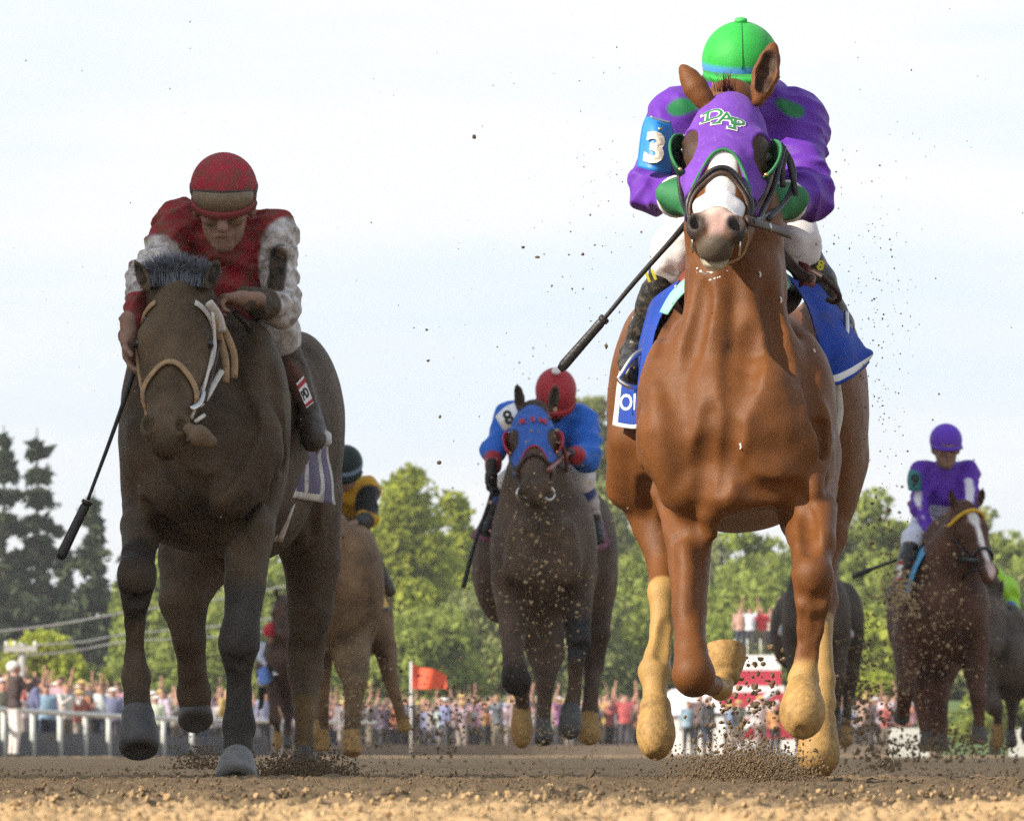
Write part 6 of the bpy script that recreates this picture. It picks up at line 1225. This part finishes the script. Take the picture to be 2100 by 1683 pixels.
# ---- tower, tent, flag, pole
mk('red_paint', (.42, .03, .06), rough=.6, var=.15, vscale=3); mk('white_paint', (.72, .72, .72), rough=.6, var=.08, vscale=2); mk('tent', (.75, .76, .76), rough=.8, var=.05, vscale=1)
D = 207.5; K_ = .84; tw = empty('viewing_tower', (PV(1545, 1545, D).x, D, 0), 'stepped red and white tower with people standing on top', 'tower')
xc = tw.location.x
for k, (w0, z0, z1, m_) in enumerate([(1.75, 0, .55, 'white_paint'), (1.6, .55, 1.3, 'red_paint'), (1.5, 1.3, 1.62, 'white_paint'), (1.35, 1.62, 2.25, 'red_paint'), (1.28, 2.25, 2.5, 'white_paint'), (1.15, 2.5, 3.05, 'red_paint'), (1.12, 3.05, 3.3, 'white_paint'), (.98, 3.3, 3.62, 'white_paint')]):
    obj('panel', box(xc-w0*.72, xc+w0*.72, D-w0*.6, D+w0*.6, z0*K_+.002*k, z1*K_), MT[m_], tw)
for k in range(4): obj('rail_bar', tube([Vector((xc-.6+.4*k, D-.55, 3.6*K_)), Vector((xc-.6+.4*k, D-.55, 4.2*K_))], .02, 6, smooth=0), MT['white_paint'], tw)
for z0, z1 in ((.3, 1.9), (.95, 2.4)): obj('stair_stripe', tube([Vector((xc-1.0, D-1.12, z0*K_)), Vector((xc+.75, D-1.05, z1*K_))], .10, 4, flat=.3, smooth=0), MT['white_paint'], tw)
for x, mi, col, lb in [(1538, 2, (.6, .66, .75), 'in pale shirt with both arms raised on top of the tower'), (1562, 3, (.5, .04, .06), 'in a red shirt on top of the tower'), (1582, 1, (.5, .4, .35), 'with one arm raised at the right end of the tower top'), (1518, 0, (.4, .25, .2), 'at the left end of the tower top')]:
    o = bpy.data.objects.new('person', PM[mi][1]); C.objects.link(o); p = PV(x, 1340, D); o.location = (p.x, D-.1+.2*(mi % 2), 3.62*K_); o.color = (*col, 1); o.scale = (.82,)*3; tag(o, 'spectator '+lb, 'spectator', 'people on top of the tower')
tn = empty('tent', (PV(1400, 1545, 208).x, 208, 0), 'white marquee tent left of the red and white tower', 'tent'); xa, xb = PV(1310, 0, 208)[0], PV(1486, 0, 208)[0]
vs = [(xa, 206.3, 1.15), (xb, 206.3, 1.3), (xb, 209.6, 1.3), (xa, 209.6, 1.15), ((xa+xb)/2-.3, 208, 2.0), ((xa+xb)/2+.8, 208, 2.0)]
obj('roof', mesh_np('roof', np.array(vs), [(0, 1, 5, 4), (1, 2, 5), (2, 3, 4, 5), (3, 0, 4)], False), MT['tent'], tn); obj('side_wall', box(xa+1.0, xb-.03, 206.4, 209.5, 0, 1.17), MT['tent'], tn)
for x in (xa+.05, xb-.06): obj('pole', tube([Vector((x, 206.35, 0)), Vector((x, 206.35, 1.16))], .035, 6, smooth=0), MT['metal'], tn)
mk('flag', (.62, .085, .03), rough=.7, var=.1, vscale=5)
D = 190; fl = empty('flag', PV(845, 1547, D), 'orange-red flag on a white pole above the crowd', 'flag')
fl.location.z = 0
obj('pole', tube([PV(843, 1545, D), PV(843, 1356, D)], .03, 6, smooth=0), MT['white_paint'], fl)
gv = []
for i in range(13):
    for j in range(7):
        u_, v_ = i/12, j/6; y0, y1 = 1359+24*u_+3*math.sin(u_*7), 1412
        p = PV(844+72*u_, y0+(y1-y0)*v_, D); p.y += .1*math.sin(u_*8+v_); gv.append(p)
obj('cloth', mesh_np('cloth', np.array([tuple(a) for a in gv]), [(i*7+j, (i+1)*7+j, (i+1)*7+j+1, i*7+j+1) for i in range(12) for j in range(6)]), MT['flag'], fl)
mk('wood_grey', (.38, .38, .36), rough=.85, var=.2, vscale=4)
D = 226; up = empty('utility_pole', PV(46, 1545, D), 'grey wooden utility pole with crossarm in front of the bush', 'pole'); up.location.z = 0
obj('shaft', tube([PV(46, 1550, D), PV(45, 1318, D)], .13, 8, smooth=0), MT['wood_grey'], up); obj('crossarm', box(PV(9, 0, D)[0], PV(76, 0, D)[0], D-.22, D-.13, PV(0, 1336, D)[2], PV(0, 1324, D)[2]), MT['wood_grey'], up)
for (x, y) in ((13, 1320), (30, 1320), (72, 1320)): obj('insulator', lathe(PV(x, y+4, D-.17), (0, 0, 1), [(0, .05), (.1, .06), (.16, .03)], 8), MT['white_paint'], up)
mk('cable', (.45, .45, .43), rough=.6)
for k, (a, b, c_) in enumerate([((-40, 1298), (265, 1254), (640, 1190)), ((76, 1322), (265, 1299), (640, 1255)), ((30, 1345), (265, 1315), (640, 1282))]):
    o = obj('overhead_cable', tube([PV(*a, D), PV((a[0]+b[0])/2, (a[1]+b[1])/2+5, 228), PV(*b, 230), PV((b[0]+c_[0])/2, (b[1]+c_[1])/2+6, 233), PV(*c_, 236)], .03, 5), MT['cable']); tag(o, ['uppermost', 'middle', 'lowest'][k]+' of the three overhead cables crossing the firs', 'cable', 'overhead cables')
D = 290; o = obj('far_rail', tube([PV(700, 1417, D), PV(1000, 1413, D), PV(1350, 1414, D)], .05, 5), MT['rail_paint']); tag(o, 'thin far white rail above the heads of the crowd', 'rail')
# ------------------------------------------------------------------ dirt in the air
mk('clod', (.15, .105, .062), rough=.95, var=.35, vscale=40, spec=.1); mk('clod_light', (.34, .25, .14), rough=.95, var=.35, vscale=40, spec=.1)
bm = bmesh.new(); bmesh.ops.create_icosphere(bm, subdivisions=1, radius=1); ICO_V = np.array([tuple(v.co) for v in bm.verts]); ICO_F = np.array([[v.index for v in f.verts] for f in bm.faces]); bm.free()
def spray(label, pts, rad, m_, seed, name='flying_dirt'):
    g = np.random.default_rng(seed); n = len(pts); V = ICO_V[None]*(1+g.normal(0, .22, (n, len(ICO_V), 1)))*g.uniform(.65, 1.25, (n, 1, 3))*np.asarray(rad)[:, None, None]+np.asarray(pts)[:, None, :]
    F_ = ICO_F[None]+(np.arange(n)*len(ICO_V))[:, None, None]
    o = obj(name, mesh_np(name, V.reshape(-1, 3), F_.reshape(-1, 3), False), MT[m_]); tag(o, label, 'flying dirt', None, 'stuff'); return o
G = np.random.default_rng(77)
def burst(n, cx, cy, sx, sy, d, sd, r0, r1, flat=False, ymax=None):
    px = G.normal(cx, sx, n); py = cy-np.abs(G.normal(0, sy, n)) if flat else G.normal(cy, sy, n); dd = G.normal(d, sd, n)
    if ymax: py = np.minimum(py, ymax)
    return np.array([P(a, b, c) for a, b, c in zip(px, py, dd)]), M(1, d)*np.exp(G.uniform(math.log(r0), math.log(r1), n))
def cat_(*bs): return np.concatenate([b[0] for b in bs]), np.concatenate([b[1] for b in bs])
p_, r_ = cat_(burst(6500, 1535, 1625, 66, 42, 20.9, .25, 1, 3.6, True), burst(500, 1530, 1600, 85, 36, 21.1, .35, 1, 4.5, True), burst(170, 1520, 1460, 55, 55, 22.4, .6, 2, 7), burst(60, 1560, 1400, 60, 40, 22.6, .5, 3, 8))
spray('dark dirt thrown up under the leading chestnut\'s hooves', p_, r_, 'clod', 1)
p_, r_ = cat_(burst(5500, 622, 1614, 56, 30, 24.2, .2, 1, 3.4, True), burst(250, 640, 1590, 60, 25, 24.4, .3, 1, 4, True), burst(500, 410, 1575, 28, 22, 25.5, .2, 1, 3.2, True), burst(160, 740, 1450, 40, 60, 43.4, .4, 1.2, 3.4))
spray('dark dirt heaped and flying beside the dark bay\'s front hoof', p_, r_, 'clod', 2)
p_, r_ = cat_(burst(520, 1110, 1200, 62, 180, 37.0, .5, .8, 2.4), burst(90, 1110, 1150, 60, 120, 36.6, .4, 2, 4.6), burst(420, 1130, 1520, 90, 30, 37.5, .8, .8, 3, False, 1565), burst(90, 985, 1430, 60, 50, 40, 1, 2, 5))
spray('light dirt specks in front of the blue hooded horse', p_, r_, 'clod_light', 3)
p_, r_ = cat_(burst(520, 1905, 1290, 60, 100, 47.8, .5, .8, 2.6), burst(40, 1880, 1240, 50, 80, 47.5, .4, 2.5, 4.5), burst(260, 1845, 1215, 22, 25, 48.2, .3, 2, 4), burst(300, 730, 1420, 32, 60, 43.5, .2, .8, 2.6))
spray('light dirt specks in front of the brown horse at the right', p_, r_, 'clod_light', 4)
p_, r_ = cat_(burst(520, 1790, 1400, 45, 100, 40, 3, 1.2, 4.2), burst(120, 1760, 1480, 40, 50, 38, 3, 2.5, 6.5), burst(50, 1815, 1100, 30, 60, 42, 2, 1.6, 5), burst(700, 1930, 1530, 90, 18, 45, 2, 1.2, 4.5, False, 1560), burst(200, 1810, 1590, 25, 26, 33, 1, 2, 6), burst(400, 880, 1480, 60, 45, 46, 1, 1.2, 4.5))
spray('dark dirt clods flying between the chestnut leader and the brown horse', p_, r_, 'clod', 5)
p_, r_ = cat_(burst(260, 1790, 760, 45, 190, 21.5, .8, .7, 2.2), burst(60, 1760, 560, 60, 120, 21.5, .8, .8, 2.2), burst(130, 1150, 700, 190, 330, 22, 1, .6, 1.8), burst(26, 1120, 800, 160, 230, 22, 1, 2, 4.5), burst(70, 1250, 480, 60, 200, 21, .5, .8, 2.6), burst(60, 500, 500, 320, 300, 22, 1, .6, 1.8), burst(30, 1900, 300, 120, 240, 22, 1, .8, 2))
spray('fine dark specks of dirt scattered against the pale sky', p_, r_, 'clod', 6)
# loose crumbs lying on the near lip of the track
n = 9000; x = G.uniform(-1.6, 1.6, n); y = G.uniform(9, 14.5, n); z = dirt_height(x, y)+lip(y, x); r = np.exp(G.uniform(math.log(.0022), math.log(.009), n))
o = spray('tan crumbs coloured like the painted sunlit near strip of the track', np.stack([x, y, z+r*.5], 1), r, 'clod_tan', 9, 'dirt_crumbs') if mk('clod_tan', (.36, .25, .135), rough=.95, var=.3, vscale=50, spec=.1) else None
n = 14000; y = 13.6+G.random(n)**1.6*24; x = G.uniform(-1, 1, n)*(y*.085); z = dirt_height(x, y)*(1.1-.4*sstep(16, 40, y)); r = np.exp(G.uniform(math.log(.002), math.log(.007), n))
spray('dark brown crumbs lying on the track under the horses', np.stack([x, y, z+r*.5], 1), r, 'clod', 10, 'dirt_crumbs')
# dusty air over the whole place
hz = bpy.data.materials.new('haze'); hz.use_nodes = True; t_ = hz.node_tree; t_.nodes.clear(); pv = N(t_, 'ShaderNodeVolumePrincipled'); pv.inputs['Color'].default_value = (.97, .965, .95, 1); pv.inputs['Density'].default_value = HAZE; pv.inputs['Anisotropy'].default_value = .3
t_.links.new(pv.outputs[0], N(t_, 'ShaderNodeOutputMaterial').inputs['Volume'])
o = obj('haze', box(-1510, 1510, -310, 1510, -1.1, 40), hz); tag(o, 'thin dusty air over the track', 'haze', None, 'stuff')
